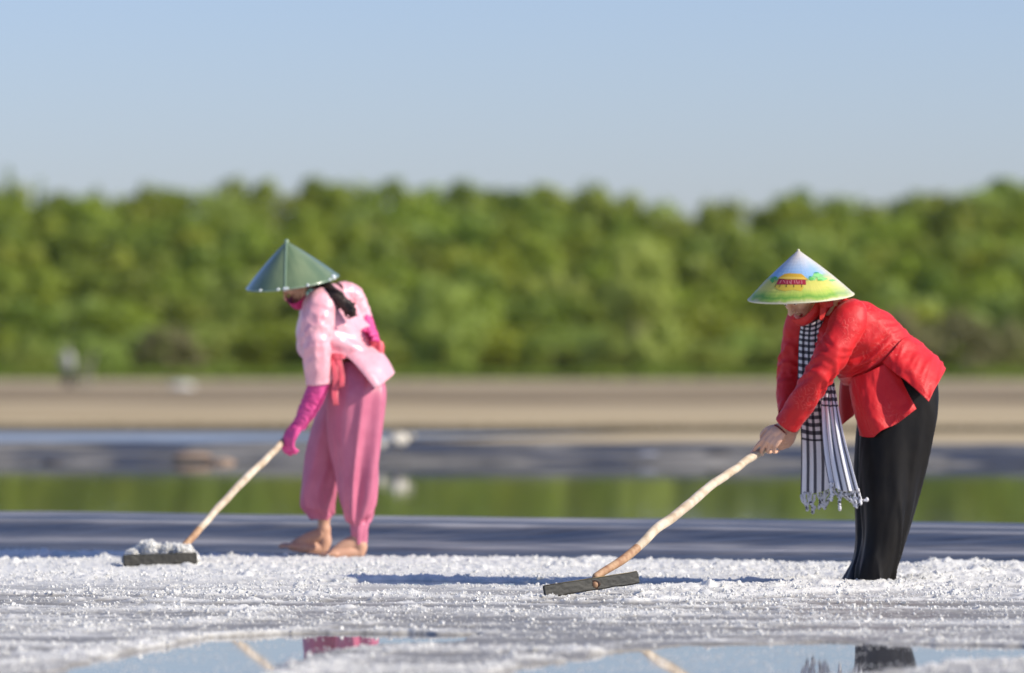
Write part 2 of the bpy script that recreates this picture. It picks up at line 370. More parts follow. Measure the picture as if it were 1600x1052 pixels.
def dist_line(X, Y, pts):
    d = np.full(X.shape, 1e9); P = [gnd(*p) for p in pts]
    for (x0, y0), (x1, y1) in zip(P[:-1], P[1:]):
        dx, dy = x1 - x0, y1 - y0; t = np.clip(((X - x0) * dx + (Y - y0) * dy) / (dx * dx + dy * dy), 0, 1)
        d = np.minimum(d, np.hypot(X - x0 - t * dx, Y - y0 - t * dy))
    return d
RIDGES = [([(1000, 921), (1200, 917), (1400, 912), (1500, 900), (1700, 880)], .040, .10),
          ([(990, 938), (1150, 932), (1330, 922), (1500, 916), (1650, 910)], .028, .09),
          ([(560, 893), (900, 885), (1330, 888), (1600, 892)], .022, .25),
          ([(1450, 892), (1560, 884), (1750, 872)], .05, .16),
          ([(-50, 880), (120, 884), (330, 882), (420, 876), (650, 878)], .016, .12),
          ([(-50, 1042), (60, 1032), (150, 1015), (300, 994), (430, 984), (560, 972)], .022, .07),
          ([(-50, 1003), (120, 985), (300, 972), (420, 955)], .016, .08),
          ([(400, 1075), (470, 1045), (540, 1024), (660, 1011), (780, 1008), (900, 1016)], .016, .06),
          ([(740, 1044), (830, 1026), (960, 1006), (1020, 999), (1330, 994), (1480, 999), (1650, 1003)], .018, .05),
          ([(1120, 1080), (1300, 1058), (1420, 1045), (1500, 1034), (1650, 1030)], .014, .05),
          ([(430, 1058), (560, 1042), (760, 1046), (900, 1060)], .02, .10),
          ([(380, 980), (560, 980), (720, 982)], .012, .04)]
for k in range(34):
    y_ = 905 + 95 * random.random(); x_ = random.uniform(-150, 1500); L_ = random.uniform(120, 480)
    RIDGES.append(([(x_, y_), (x_ + L_ * .5, y_ + random.uniform(-6, 3)), (x_ + L_, y_ - random.uniform(-2, 12))], random.uniform(.008, .016), random.uniform(.03, .07)))
PUDDLES = [[(-20, 1078), (110, 1036), (210, 1013), (330, 990), (480, 985), (750, 985), (720, 997), (570, 1004), (490, 1016), (440, 1036), (380, 1078)],
           [(640, 1078), (830, 1034), (960, 1013), (1080, 1002), (1330, 998), (1480, 1002), (1660, 1007), (1660, 1026), (1500, 1031), (1430, 1042), (1320, 1056), (1130, 1080)],
           [(500, 904), (620, 902), (850, 906), (1000, 905), (1325, 906), (1330, 911), (1000, 913), (700, 911), (520, 908)],
           [(-60, 865), (90, 866), (190, 870), (185, 874), (60, 873), (-60, 872)]]
def edgeY(x): return 26.62 - 0.44 * x
NXS, NYS = 640, 1050
def at_px0(px, y): return (px - 800) / FPX * y
def salt_height(X, Y):
    px = 800 + FPX * X / Y; py = HOR + FPX * CAMH / Y
    wx = X + 0.10 * (fbm(X * 3, Y * 3, 3, 5) - .5); wy = Y + 0.16 * (fbm(X * 2.2, Y * 2.2, 3, 9) - .5)
    far = sstep(915, 885, py)
    cover = fbm(X * 0.9 + 3, Y * 2.6, 4, 21)
    h = 0.000 + 0.006 * far + 0.008 * (cover - .42) * 2
    str_ = fbm(X * 0.8 + .12 * Y, Y * 10 + X * 1.3, 3, 31)
    h += 0.013 * (str_ - .5)                                          # raked furrows
    for pts, amp, wd in RIDGES:
        d = dist_line(wx, wy, pts); h = h + .45 * amp * np.exp(-(d / wd) ** 2) * (0.6 + 0.8 * vnoise(X * 7, Y * 7, 3))
    wpx = px + 30 * (fbm(X * 4, Y * 4, 3, 77) - .5); wpy = py + 5 * (fbm(X * 5 + 9, Y * 5, 3, 78) - .5)
    ins = np.zeros(X.shape, bool)
    for q in PUDDLES: ins |= poly_in(wpx, wpy, q)
    for q in PUDDLES[:2]:
        pass
    soft = ins.astype(float)
    for _ in range(7):
        soft[1:-1, 1:-1] = (soft[1:-1, 1:-1] * 2 + soft[2:, 1:-1] + soft[:-2, 1:-1] + soft[1:-1, 2:] + soft[1:-1, :-2]) / 6
    bil = lambda f, sd: 1 - np.abs(2 * vnoise(X * f, Y * f, sd) - 1)
    amp = np.clip((h + .008) / .02, .2, 1)
    h = h + amp * (0.0085 * (bil(17, 41) - .5) + 0.0085 * (bil(38, 42) - .5) + 0.0055 * (bil(80, 51) - .5))
    h = h + amp * 0.026 * np.clip(fbm(X * 15 + 7, Y * 15, 2, 61) - .62, 0, 1) * 2.2
    h = h - .008 * np.exp(-((X - at_px0(250, 25.2)) / .26) ** 4) * np.exp(-((Y - 25.15) / .50) ** 4) - .006 * np.exp(-((X - at_px0(925, 21.9)) / .26) ** 4) * np.exp(-((Y - 21.8) / .4) ** 4)
    h = h * (1 - .35 * sstep(930, 985, py))
    pk = sstep(.15, .8, soft); h = h * (1 - pk) - .024 * pk
    h = h * sstep(0, .10, edgeY(X) + 0.05 * (fbm(X * 3, Y, 2, 8) - .5) - Y) + -0.03 * sstep(.06, -.02, edgeY(X) - Y)
    return h, soft
ty = np.linspace(0, 1, NYS)
Yc = 1 / (1 / 15.6 + (1 / 28.3 - 1 / 15.6) * ty)                     # rows closer together where the camera sees more of them
Xn = np.linspace(-1, 1, NXS)
YY = Yc[:, None] * np.ones((1, NXS)); XX = Xn[None, :] * (YY * 0.104 + 0.05)
HH, soft = salt_height(XX, YY); HH = HH - .009
V = np.stack([XX, YY, HH], -1).reshape(-1, 3)
salt = new_obj('salt_crust', mesh_from(V, grid_faces(NYS, NXS), 'salt_crust'), None, M['salt'])
tag(salt, kind='structure')
PYG = HOR + FPX * CAMH / YY
WET = np.clip(1.06 - (HH + .011) / .015 + 1.5 * (fbm(XX * .9 + .12 * YY, YY * 7 + XX, 4, 55) - .5) + .5 * (fbm(XX * 60, YY * 60, 2, 56) - .5), 0, 1) * sstep(888, 935, PYG)
set_attr(salt, 'wet', WET)
# brine film under and between the salt
def quad(name, pts, m, kind='structure'):
    o = new_obj(name, mesh_from(np.array(pts, float), [[0, 1, 2, 3]], name, False), None, m); return tag(o, kind=kind)
quad('brine_water', [(-40, 2, -.014), (40, 2, -.014), (40, edgeY(40) + .3, -.014), (-40, edgeY(-40) + .3, -.014)], M['brine'])
# salt pan beyond the sides of the fine sheet and behind the camera
def coarse(name, x0, x1, y0, y1, nx, ny, fn, m):
    xs = np.linspace(0, 1, nx); ys = np.linspace(0, 1, ny)
    Yg = y0 + (y1 - y0) * ys[:, None] * np.ones((1, nx))
    a = x0(Yg) if callable(x0) else x0; b = x1(Yg) if callable(x1) else x1
    Xg = a + (b - a) * xs[None, :]
    Z = fn(Xg, Yg)
    return tag(new_obj(name, mesh_from(np.stack([Xg, Yg, Z], -1).reshape(-1, 3), grid_faces(ny, nx), name), None, m), kind='structure')
def cz(X, Y): return 0.001 + 0.022 * (fbm(X * 2, Y * 5, 4, 3) - .45) + 0.012 * (fbm(X * 20, Y * 20, 2, 4) - .5) - 0.05 * sstep(.0, .12, Y - edgeY(X))
coarse('salt_crust_right', lambda Y: Y * 0.104 + 0.049, 14.0, 6.0, 28.3, 160, 400, cz, M['salt'])
coarse('salt_crust_left', -14.0, lambda Y: -Y * 0.104 - 0.049, 6.0, 32.0, 160, 400, cz, M['salt'])
coarse('salt_crust_near', lambda Y: -Y * 0.104 - 0.05, lambda Y: Y * 0.104 + 0.05, 4.0, 15.6, 60, 200, cz, M['salt'])

# banks: a profile swept along a slanted line
def bank(name, Y0, slope, prof, x0, x1, nx, m, wob=0.05, seed=1, dust_and_highlight=None, dens=14):
    prof = np.array(prof, float); P = cr(prof, dens * len(prof))
    xs = np.linspace(x0, x1, nx)
    X = xs[None, :] * np.ones((len(P), 1)); D = P[:, :1] * np.ones((1, nx)); Z = P[:, 1:2] * np.ones((1, nx))
    Y = Y0 + slope * X + D + wob * 2 * (fbm(X * .8 + seed, D * .5, 3, seed) - .5)
    top = np.clip(Z / max(prof[:, 1].max(), .01), 0, 1)
    Z = Z + top * wob * 0.9 * (fbm(X * .5, D * 2.5 + seed, 4, seed + 4) - .5)
    o = new_obj(name, mesh_from(np.stack([X, Y, Z], -1).reshape(-1, 3), grid_faces(len(P), nx), name), None, m)
    if dust_and_highlight: set_attr(o, 'dust_and_highlight', dust_and_highlight(X, D, Z))
    return tag(o, kind='structure')
def residue_and_highlight(X, D, Z):
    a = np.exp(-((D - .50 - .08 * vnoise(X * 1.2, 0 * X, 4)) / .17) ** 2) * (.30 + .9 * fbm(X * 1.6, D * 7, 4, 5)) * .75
    b = np.exp(-((D - 1.17) / .08) ** 2) * (.30 + .6 * vnoise(X * .8, 0 * X, 7))  # highlight along the crest, painted into the colour
    c = sstep(1.25, 1.5, D) * np.clip(2.6 * (fbm(X * .5, D * 6, 4, 11) - .36), 0, .75)  # patchy grey over the flat top
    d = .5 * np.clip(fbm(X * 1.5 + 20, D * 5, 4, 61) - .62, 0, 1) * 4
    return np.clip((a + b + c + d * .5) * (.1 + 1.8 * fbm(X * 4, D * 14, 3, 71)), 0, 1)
def dust_mud(X, D, Z): return np.clip(7 * (fbm(X * 1.1, D * 2.5, 4, 19) - .50) + np.exp(-((D - 1.5) / .5) ** 2) * .7 * sstep(-5, 0, X), 0, 1)
def dust_earth(X, D, Z): return np.clip(1.5 - D / 1.3 + .6 * (fbm(X * 1.5, D * 3, 3, 23) - .5), 0, .9)
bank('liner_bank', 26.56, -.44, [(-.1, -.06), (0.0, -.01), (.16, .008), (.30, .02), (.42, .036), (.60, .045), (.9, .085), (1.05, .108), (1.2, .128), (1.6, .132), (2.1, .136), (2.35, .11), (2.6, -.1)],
     -14, 14, 420, M['liner'], 0.035, 3, residue_and_highlight)
bank('middle_bank', 53.2, -.17, [(-.3, -.15), (0, -.01), (.5, .05), (1.0, .10), (1.6, .13), (2.6, .135), (8.5, .05), (9.2, -.1)], -26, 26, 400, M['mud'], 0.08, 8, dust_mud)
bank('far_bank', 71.0, -.12, [(-.3, -.1), (0, .0), (.25, .06), (.7, .12), (1.4, .15), (4, .16), (9, .12), (16, .07)], -40, 40, 400, M['earth'], 0.06, 12, dust_earth)
quad('pond_water', [(-30, 28.0 + 13.2, -.012), (-30, 60, -.012), (30, 50, -.012), (30, 28.0 - 13.2, -.012)][::-1], M['pond'])
quad('rippled_pond_water', [(-40, 80, .062), (-40, 66, .062), (-4.5, 61, .062), (3.6, 74.5, .062)], M['ripple'])
shelf = bank('earth_shelf', 62.0, -.15, [(-.4, -.02), (0, .05), (1, .08), (6, .085), (12, .058)], -4.5, 40, 200, M['earth'], 0.03, 21, lambda X, D, Z: np.clip(.5 - D, 0, 1) * .5)
cs = np.zeros(len(shelf.data.vertices) * 3); shelf.data.vertices.foreach_get('co', cs); cs = cs.reshape(-1, 3)
cs[:, 2] -= .085 * sstep(3.2, -2.5, cs[:, 0]) - .012 * (fbm(cs[:, 0] * .8, cs[:, 1] * .6, 3, 4) - .5); shelf.data.vertices.foreach_set('co', cs.ravel()); shelf.data.update()
# the far field with parallel dikes up to the forest, rising into a low hill under the trees
def field_z(X, Y):
    z = 0.02 - .15 * sstep(100, 240, Y) + 0 * X
    for k, (yc, hh, wd) in enumerate([(98, .16, 1.6), (108, .06, .8), (121, .15, 1.5), (133, .10, 1.2), (150, .2, 2.0), (176, .16, 2.0), (205, .22, 2.4), (245, .1, 3), (290, .1, 4), (345, .1, 5), (400, .1, 6)]):
        yy = yc - .1 * X * (1 if yc < 200 else .5); z = z + hh * np.exp(-((Y - yy) / wd) ** 4) * (.85 + .3 * vnoise(X * .3, Y * .1 + k, 2))
    hill = 11.5 * sstep(455, 640, Y) * (0.80 + 0.30 * sstep(10, -40, X) + 0.16 * sstep(15, 55, X)) 
    return z + hill
yb = np.concatenate([np.linspace(88, 160, 260), np.linspace(161, 450, 260), np.linspace(452, 760, 60), [900, 1150]])
xb = np.linspace(-1, 1, 120)
YF = yb[:, None] * np.ones((1, 120)); XF = xb[None, :] * (40 + YF * .35)
ZF = field_z(XF, np.minimum(YF, 760)) - .05
fg = tag(new_obj('field_ground', mesh_from(np.stack([XF, YF, ZF], -1).reshape(-1, 3), grid_faces(len(yb), 120), 'field'), None, M['field']), kind='structure')
PF = HOR + FPX * CAMH / (YF + .1 * XF) + 2.5 * (fbm(XF * .05, YF * .05, 3, 3) - .5)
DF = sum(a * np.exp(-((PF - c) / wd) ** 2) for c, wd, a in ((630, 5.5, 1.25), (614, 4, .75), (602, 4, .85), (646, 3, .6), (622, 2, .3)))
set_attr(fg, 'dust_and_highlight', np.clip(DF * (.6 + .8 * fbm(XF * .15, PF * .1, 3, 9)), 0, 1))
quad('ground', [(-900, -60, -.35), (900, -60, -.35), (900, 1180, -.35), (-900, 1180, -.35)], M['field'])

# ------------------------------------------------------------------ salt grains (stuff): crystals and clumps lying over the crust
def scatter_nodes(name, material, kinds=('ico', 'cube')):
    g = bpy.data.node_groups.new(name, 'GeometryNodeTree')
    g.interface.new_socket(name='Geometry', in_out='INPUT', socket_type='NodeSocketGeometry')
    g.interface.new_socket(name='Geometry', in_out='OUTPUT', socket_type='NodeSocketGeometry')
    gi = g.nodes.new('NodeGroupInput'); go = g.nodes.new('NodeGroupOutput')
    shapes = []
    for k in range(3):
        ic = g.nodes.new('GeometryNodeMeshIcoSphere'); ic.inputs['Radius'].default_value = 0.5; ic.inputs['Subdivisions'].default_value = 2
        sp = g.nodes.new('GeometryNodeSetPosition'); nz = g.nodes.new('ShaderNodeTexNoise'); nz.inputs['Scale'].default_value = 2.6 + k * .8
        pos = g.nodes.new('GeometryNodeInputPosition'); ad = g.nodes.new('ShaderNodeVectorMath'); ad.operation = 'ADD'; ad.inputs[1].default_value = (k * 3.1, k * 1.7, k)
        g.links.new(pos.outputs[0], ad.inputs[0]); g.links.new(ad.outputs[0], nz.inputs['Vector'])
        sb = g.nodes.new('ShaderNodeVectorMath'); sb.operation = 'SUBTRACT'; sb.inputs[1].default_value = (.5, .5, .5)
        sc_ = g.nodes.new('ShaderNodeVectorMath'); sc_.operation = 'SCALE'; sc_.inputs['Scale'].default_value = .75
        g.links.new(nz.outputs['Color'], sb.inputs[0]); g.links.new(sb.outputs[0], sc_.inputs[0]); g.links.new(sc_.outputs[0], sp.inputs['Offset'])
        g.links.new(ic.outputs['Mesh'], sp.inputs['Geometry']); shapes.append(sp.outputs[0])
    cu = g.nodes.new('GeometryNodeMeshCube'); cu.inputs['Size'].default_value = (.8, .7, .6); shapes.append(cu.outputs['Mesh'])
    gt = g.nodes.new('GeometryNodeGeometryToInstance')
    for s_ in shapes[::-1]: g.links.new(s_, gt.inputs[0])
    ip = g.nodes.new('GeometryNodeInstanceOnPoints'); ip.inputs['Pick Instance'].default_value = True
    at = g.nodes.new('GeometryNodeInputNamedAttribute'); at.data_type = 'FLOAT'; at.inputs['Name'].default_value = 'size'
    rr = g.nodes.new('FunctionNodeRandomValue'); rr.data_type = 'FLOAT_VECTOR'; rr.inputs[1].default_value = (6.28, 6.28, 6.28)
    g.links.new(gi.outputs[0], ip.inputs['Points']); g.links.new(gt.outputs[0], ip.inputs['Instance'])
    g.links.new(at.outputs['Attribute'], ip.inputs['Scale']); g.links.new(rr.outputs[0], ip.inputs['Rotation'])
    sm = g.nodes.new('GeometryNodeSetMaterial'); sm.inputs['Material'].default_value = material
    g.links.new(ip.outputs[0], sm.inputs[0]); g.links.new(sm.outputs[0], go.inputs[0])
    return g
GRAINS = scatter_nodes('grain scatter', M['crystal'])
def grains(name, P, size, parent=None, label=None, cat=None, kind='stuff'):
    me = bpy.data.meshes.new(name); me.vertices.add(len(P)); me.vertices.foreach_set('co', np.asarray(P, float).ravel())
    a = me.attributes.new('size', 'FLOAT', 'POINT'); a.data.foreach_set('value', np.asarray(size, np.float32)); me.materials.append(M['crystal'])
    o = new_obj(name, me, parent); md = o.modifiers.new('grains', 'NODES'); md.node_group = GRAINS
    return tag(o, label, cat, None, kind)
N = 520000
ii = rng.integers(1, NYS - 1, N); jj = rng.integers(1, NXS - 1, N)
hx = HH[ii, jj]; sf = soft[ii, jj]
clump = fbm(XX[ii, jj] * 7, YY[ii, jj] * 7, 3, 91)
okp = (YY[ii, jj] < edgeY(XX[ii, jj]) - .01) & (hx > -0.016) & (rng.random(N) < np.clip((hx + .013) / .014, .05, 1) * (0.25 + 1.5 * np.clip(clump - .35, 0, 1) * 2))
ii, jj, hx, clump = ii[okp], jj[okp], hx[okp], clump[okp]
keep = rng.random(len(ii)) > .35 + .55 * WET[ii, jj]; ii, jj, hx, clump = ii[keep], jj[keep], hx[keep], clump[keep]
n = len(ii); jx = rng.normal(0, .004, n); jy = rng.normal(0, .006, n)
size = rng.lognormal(math.log(.0045), .48, n) * (0.8 + 0.9 * np.clip(clump - .5, 0, 1)); size = np.clip(size, .0025, .022)
big = rng.random(n) < .012; size[big] = rng.uniform(.009, .019, big.sum())
grains('salt_grains', np.stack([XX[ii, jj] + jx, YY[ii, jj] + jy, np.maximum(hx, -.014) + size * .25], -1), size, None,
       'loose white salt crystals strewn over the raked salt pan', 'salt')
# lone crystals standing in the puddles
ii = rng.integers(1, 420, 26000); jj = rng.integers(1, NXS - 1, 26000)
k_ = (HH[ii, jj] < -0.022) & (fbm(XX[ii, jj] * 5, YY[ii, jj] * 5, 2, 15) > .46); ii, jj = ii[k_], jj[k_]; ii, jj = ii[:1900], jj[:1900]
grains('puddle_crystals', np.stack([XX[ii, jj], YY[ii, jj], np.full(len(ii), -.0135)], -1), rng.uniform(.002, .0055, len(ii)), None,
       'lone salt crystals standing in the shallow puddles', 'salt')

# ------------------------------------------------------------------ FOREST
def crown_mesh(seed, shape, nclump, leaf, mname):
    r = np.random.default_rng(seed); V = []; 
    lobes = []
    for k in range(nclump):
        a = r.uniform(0, 2 * math.pi); zz = r.uniform(0.0, 1)
        if shape == 'round': rad = 0.46 * math.sqrt(max(0, 1 - (zz * 1.7 - .75) ** 2)) ; 
        elif shape == 'cone': rad = 0.30 * (1.02 - zz) ** .8
        else: rad = 0.55 * math.sqrt(max(0, 1 - (zz * 1.2 - .2) ** 2))
        q = r.uniform(.55, 1.0)
        lobes.append((math.cos(a) * rad * q, math.sin(a) * rad * q, zz * .86 + .10, r.uniform(.10, .20) * (0.6 if shape == 'cone' else 1)))
    for (x, y, z, lr) in lobes:
        m_ = int(58 * (lr / .15) ** 2)
        d = r.normal(size=(m_, 3)); d /= np.linalg.norm(d, axis=1, keepdims=True)
        c = np.array([x, y, z]) + d * lr * r.uniform(.55, 1.05, (m_, 1)) * np.array([1, 1, .8])
        u = np.cross(d, r.normal(size=(m_, 3))); u /= np.linalg.norm(u, axis=1, keepdims=True); v = np.cross(d, u) + .35 * r.normal(size=(m_, 3))
        s_ = leaf * r.uniform(.6, 1.3, (m_, 1))
        V.append(np.stack([c - u * s_, c + v * s_ * .8, c + u * s_, c - v * s_ * .8], 1).reshape(-1, 3))
    V = np.concatenate(V); V[:, 2] = np.maximum(V[:, 2], 0.02)
    F = np.arange(len(V)).reshape(-1, 4)
    me = mesh_from(V, F, mname, False); return me
def trunk_mesh(seed):
    r = random.Random(seed); A = Acc()
    A.tube([(0, 0, -.05), (.01, 0, .25), (.0, .02, .55), (0.02, 0, .8)], [.028, .022, .014, .005], n=7, steps=8)
    for k in range(6):
        a = r.uniform(0, 6.28); z = r.uniform(.15, .5)
        A.tube([(0, 0, z), (math.cos(a) * .15, math.sin(a) * .15, z + .12), (math.cos(a) * .3, math.sin(a) * .3, z + .25)], [.012, .008, .003], n=5, steps=5)
    return mesh_from(np.concatenate(A.V), A.F, 'trunk')
TRK = [trunk_mesh(s) for s in range(2)]
for m_ in TRK: m_.materials.append(M['trunk'])
SHAPES = [('round', 0), ('round', 1), ('round', 2), ('dome', 0), ('dome', 1), ('cone', 1), ('dome', 3), ('round', 0), ('dome', 2)]
CRW = []
for k, (sh, li) in enumerate(SHAPES):
    me = crown_mesh(100 + k, sh, 38 if sh != 'cone' else 34, .036, 'crown'); me.materials.append(LEAF[li]); CRW.append(me)
LBL = {0: ('mangrove tree with rounded olive green crown in the forest behind the salt fields', 'olive trees of the forest'),
       1: ('mangrove tree with rounded dark green crown in the forest behind the salt fields', 'dark green trees of the forest'),
       2: ('mangrove tree with pale yellow green crown in the forest behind the salt fields', 'pale green trees of the forest')}
def tree(x, y, z, h, wd, ci, label=None, group=None, row=0):
    li = SHAPES[ci][1]
    gr = {0: 'olive trees of the forest', 1: 'dark green trees of the forest', 2: 'pale green trees of the forest'}.get(li, 'olive trees of the forest')
    colr = {0: 'olive green', 1: 'dark green', 2: 'pale green'}.get(li, 'olive green')
    zpx = 800 + FPX * x / y; band = {0: 'at the forest foot', 1: 'above the forest foot', 2: 'low in the forest', 3: 'below mid forest height', 4: 'above mid forest height', 5: 'high in the forest', 6: 'under the forest skyline', 7: 'on the forest skyline'}[row]
    zone = next(t_ for lim, t_ in ((0, 'beyond the left edge'), (90, 'above the distant person'), (200, 'right of the leaning trunk'), (300, 'left of the green hat'), (385, 'just left of the green hat'),
        (530, 'behind the green hat'), (640, 'just right of the pink worker'), (760, 'well right of the pink worker'), (880, 'left of the middle between the workers'), (1000, 'above the long rake'),
        (1090, 'above the long rake handle'), (1170, 'just left of the painted hat'), (1335, 'behind the painted hat'), (1420, 'above the red jacket'), (1500, 'right of the red jacket'),
        (1600, 'at the right edge'), (9e9, 'past the right edge')) if zpx < lim)
    lb = '%s %s mangrove tree %s, %s' % ('broad' if wd > 7.6 else 'narrow' if wd < 6.4 else 'middling', colr, band, zone)
    o = empty('mangrove_tree', (x, y, z), label or lb, 'tree', group if label else gr)
    a = random.uniform(0, 6.28)
    c = new_obj('crown', CRW[ci], o); c.scale = (wd, wd, h); c.rotation_euler = (0, 0, a)
    t_ = new_obj('trunk', TRK[ci % 2], o); t_.scale = (h * .8, h * .8, h * .9); t_.rotation_euler = (0, 0, a)
    return o
def skyline(px):                                   # top of the forest in the photo
    return np.interp(px, [-100, 0, 30, 60, 100, 150, 200, 240, 300, 350, 480, 600, 700, 820, 900, 960, 1000, 1100, 1180, 1250, 1320, 1400, 1450, 1520, 1600, 1700],
                     [296, 285, 296, 300, 316, 300, 318, 304, 296, 290, 287, 292, 290, 298, 302, 300, 312, 326, 322, 308, 315, 308, 314, 296, 288, 284])
rows = 8
for rI in range(rows):
    f = rI / (rows - 1)
    Yr = 452 + f * 130
    half = 0.09 * Yr + 8
    step = 3.0 + 1.0 * f
    xr = -half + random.uniform(0, step)
    while xr < half:
        y = Yr + random.uniform(-6, 6); x = xr + random.uniform(-.8, .8)
        px = 800 + FPX * x / y
        top = skyline(px) + random.uniform(-3.5, 2)
        base_py = 590
        # tops of successive rows climb from the lower half of the forest to the skyline
        g = [0.26, .42, .56, .68, .78, .87, .94, 1.0][rI] + random.uniform(-.045, .045) * (rI < rows - 1)
        tpy = base_py + (top - base_py) * g
        ztop = CAMH + (HOR - tpy) / FPX * y
        h = min(ztop + .4, random.uniform(6.5, 9.0) + (1.8 if rI > 2 else 0))
        if rI == 0: h = ztop + .3
        gz = ztop - h
        wd = random.uniform(5.2, 8.6) * (0.9 if rI == 0 else 1.12)
        ci = random.choices(range(9), [4, 4, 1.6, 3, 3, 0.5, 0, 3, 1.6])[0]
        if rI == 0: ci = random.choice([2, 8, 0, 3, 8, 2, 7])
        tree(x, y, max(gz, -.15) if rI else -.15, h if gz > 0 else ztop, wd, ci, row=rI)
        xr += step * random.uniform(.8, 1.25)
def at_px(px, y): return (px - 800) / FPX * y
for px, tp, ci, wd, lb in ((14, 266, 5, 5.0, 'tallest pointed tree rising above the forest at its left end'), (62, 284, 5, 4.0, 'smaller pointed tree beside the tallest one at the left end of the forest'),
                           (150, 296, 5, 5.2, 'broad pointed tree standing clear left of the green hat'), (235, 298, 1, 5.0, 'dark pointed tree behind the pink worker on the skyline'),
                           (1103, 310, 5, 2.6, 'thin lone treetop poking from the lowest dip of the skyline')):
    y = 575; zt = CAMH + (HOR - tp) / FPX * y; h = 9
    tree(at_px(px, y), y, zt - h, h, wd, ci, lb, None)
for px, tp, wd, ci, lb in ((268, 512, 5.2, 6, 'brownish low bush at the foot of the forest left of the pink worker'),
                           (1390, 488, 6.5, 6, 'wide dull brown green thicket behind the red jacket'),
                           (1300, 500, 5.5, 6, 'dull brown green bush behind the black trousers'),
                           (1500, 490, 6.5, 6, 'dull brown green bush right of the red worker'),
                           (1570, 505, 5, 6, 'rightmost dull brown green bush at the foot of the forest'),
                           (690, 440, 6.5, 2, 'large pale yellow green tree right of the pink worker'),
                           (990, 380, 6.5, 8, 'pale green tree with tall crown between the two workers'),
                           (170, 535, 3.0, 8, 'bright green bush beside the pale leaning trunk'),
                           (345, 560, 3.0, 2, 'small bright green bush low against the forest edge')):
    y = 441 + random.uniform(-2, 2); zt = CAMH + (HOR - tp) / FPX * y
    tree(at_px(px, y), y, -.15, zt + .25, wd, ci, lb, None)
# low brush at the field's end
n = 15000; bx = rng.uniform(-60, 60, n); by = rng.uniform(432, 442, n); hb = rng.uniform(.35, .85, n) * (0.55 + .8 * vnoise(bx * .3, by * .1, 6))
a = rng.uniform(0, 3.14, n); Vb = np.stack([np.stack([bx - .25 * np.cos(a), by - .25 * np.sin(a), 0 * bx - .15], -1), np.stack([bx + .25 * np.cos(a), by + .25 * np.sin(a), 0 * bx - .15], -1),
    np.stack([bx + .1 * np.cos(a), by, hb], -1), np.stack([bx - .25 * np.cos(a), by, hb * .7], -1)], 1).reshape(-1, 3)
tag(new_obj('brush', mesh_from(Vb, np.arange(len(Vb)).reshape(-1, 4), 'brush', False), None, LEAF[1]), 'low green brush along the foot of the forest', 'brush', kind='stuff')
# dry grass on the far bank's face
n = 9000; bx = rng.uniform(-13, 13, n); d = rng.uniform(-.05, .8, n); by = 71.1 - .12 * bx + d; hb = rng.uniform(.02, .085, n)
z0 = np.interp(d, [0, .25, .7, 1.4], [0, .06, .12, .15]) - .01
dx = rng.normal(0, .02, n)
Vb = np.stack([np.stack([bx - .012, by, z0], -1), np.stack([bx + .012, by, z0], -1), np.stack([bx + dx, by - .01, z0 + hb], -1)], 1).reshape(-1, 3)
M['drygrass'] = mat('dry olive grass', (0.10, 0.085, 0.03), 0.9, (0.2, 0.16, 0.07), 3.0)
tag(new_obj('dry_grass', mesh_from(Vb, np.arange(len(Vb)).reshape(-1, 3), 'grass', False), None, M['drygrass']), 'short dry olive grass on the near face of the far bank', 'grass', kind='stuff')

# thin haze added to lift the dark gaps between the trees
def haze_box():
    m = bpy.data.materials.new('haze'); m.use_nodes = True; t = m.node_tree; t.nodes.clear()
    o_ = nn(t, 'ShaderNodeOutputMaterial'); v = nn(t, 'ShaderNodeVolumePrincipled'); v.inputs['Color'].default_value = (.93, .96, 1, 1); v.inputs['Density'].default_value = HAZE; v.inputs['Anisotropy'].default_value = 0.0
    t.links.new(v.outputs[0], o_.inputs['Volume'])
    A = Acc(); A.box((0, 570, 14), (1900, 1300, 31)); o = A.build('haze', m, smooth=False); tag(o, kind='stuff')
    o['label'] = 'thin pale haze added over the fields to lift dark gaps'
HAZE = 0.000025
haze_box(); sc.cycles.volume_bounces = 0
# ------------------------------------------------------------------ small things far off
def lump(name, c, rad, m, label, cat, group=None, seed=0, parent=None, vox=None):
    V, F = ell_vf((0, 0, 0), (1, 1, 1), nu=16, nv=24)
    k = 1 + .22 * (fbm(V[:, 0] * 1.7 + seed, V[:, 1] * 1.7 + V[:, 2] * 2.3, 3, seed) - .5) * 2
    V = V * k[:, None] * np.array(rad)
    o = new_obj(name, mesh_from(V, F, name), parent, m); o.location = c
    return tag(o, label, cat, group) if label else o
def atY(px, py, Y): return ((px - 800) / FPX * Y, Y, CAMH + (HOR - py) / FPX * Y)
def sack(px, py, Y, rx, rz, label, group, seed):
    x, y, z = atY(px, py, Y)
    b = empty('sack', (x, y, z - rz), label, 'sack', group)
    o = lump('bag', (0, 0, rz), (rx, rx * .7, rz), M['sack'], None, None, seed=seed, parent=b)
    A = Acc(); A.tube([(rx * .8, 0, rz * 1.2), (rx * 1.05, 0, rz * 1.6), (rx * 1.3, 0, rz * 1.5)], [rz * .3, rz * .18, rz * .35], n=8); A.build('tied_neck', M['sack'], b)
sack(622, 688, 54.0, .10, .075, 'larger pale sack lying on the middle bank just right of the pink trousers', 'sacks on the middle bank', 3)
sack(595, 694, 53.9, .04, .05, 'smaller pale sack half hidden behind the pink trousers', 'sacks on the middle bank', 5)
lump('mud_heap', atY(300, 714, 53.9), (.20, .12, .04), M['clay'], 'orange brown heap of clay on the middle bank', 'clay heap', seed=2)
lump('mud_heap', atY(345, 722, 53.5), (.14, .1, .035), M['clay'], 'small spill of orange clay at the foot of the clay heap', 'clay heap', seed=6)
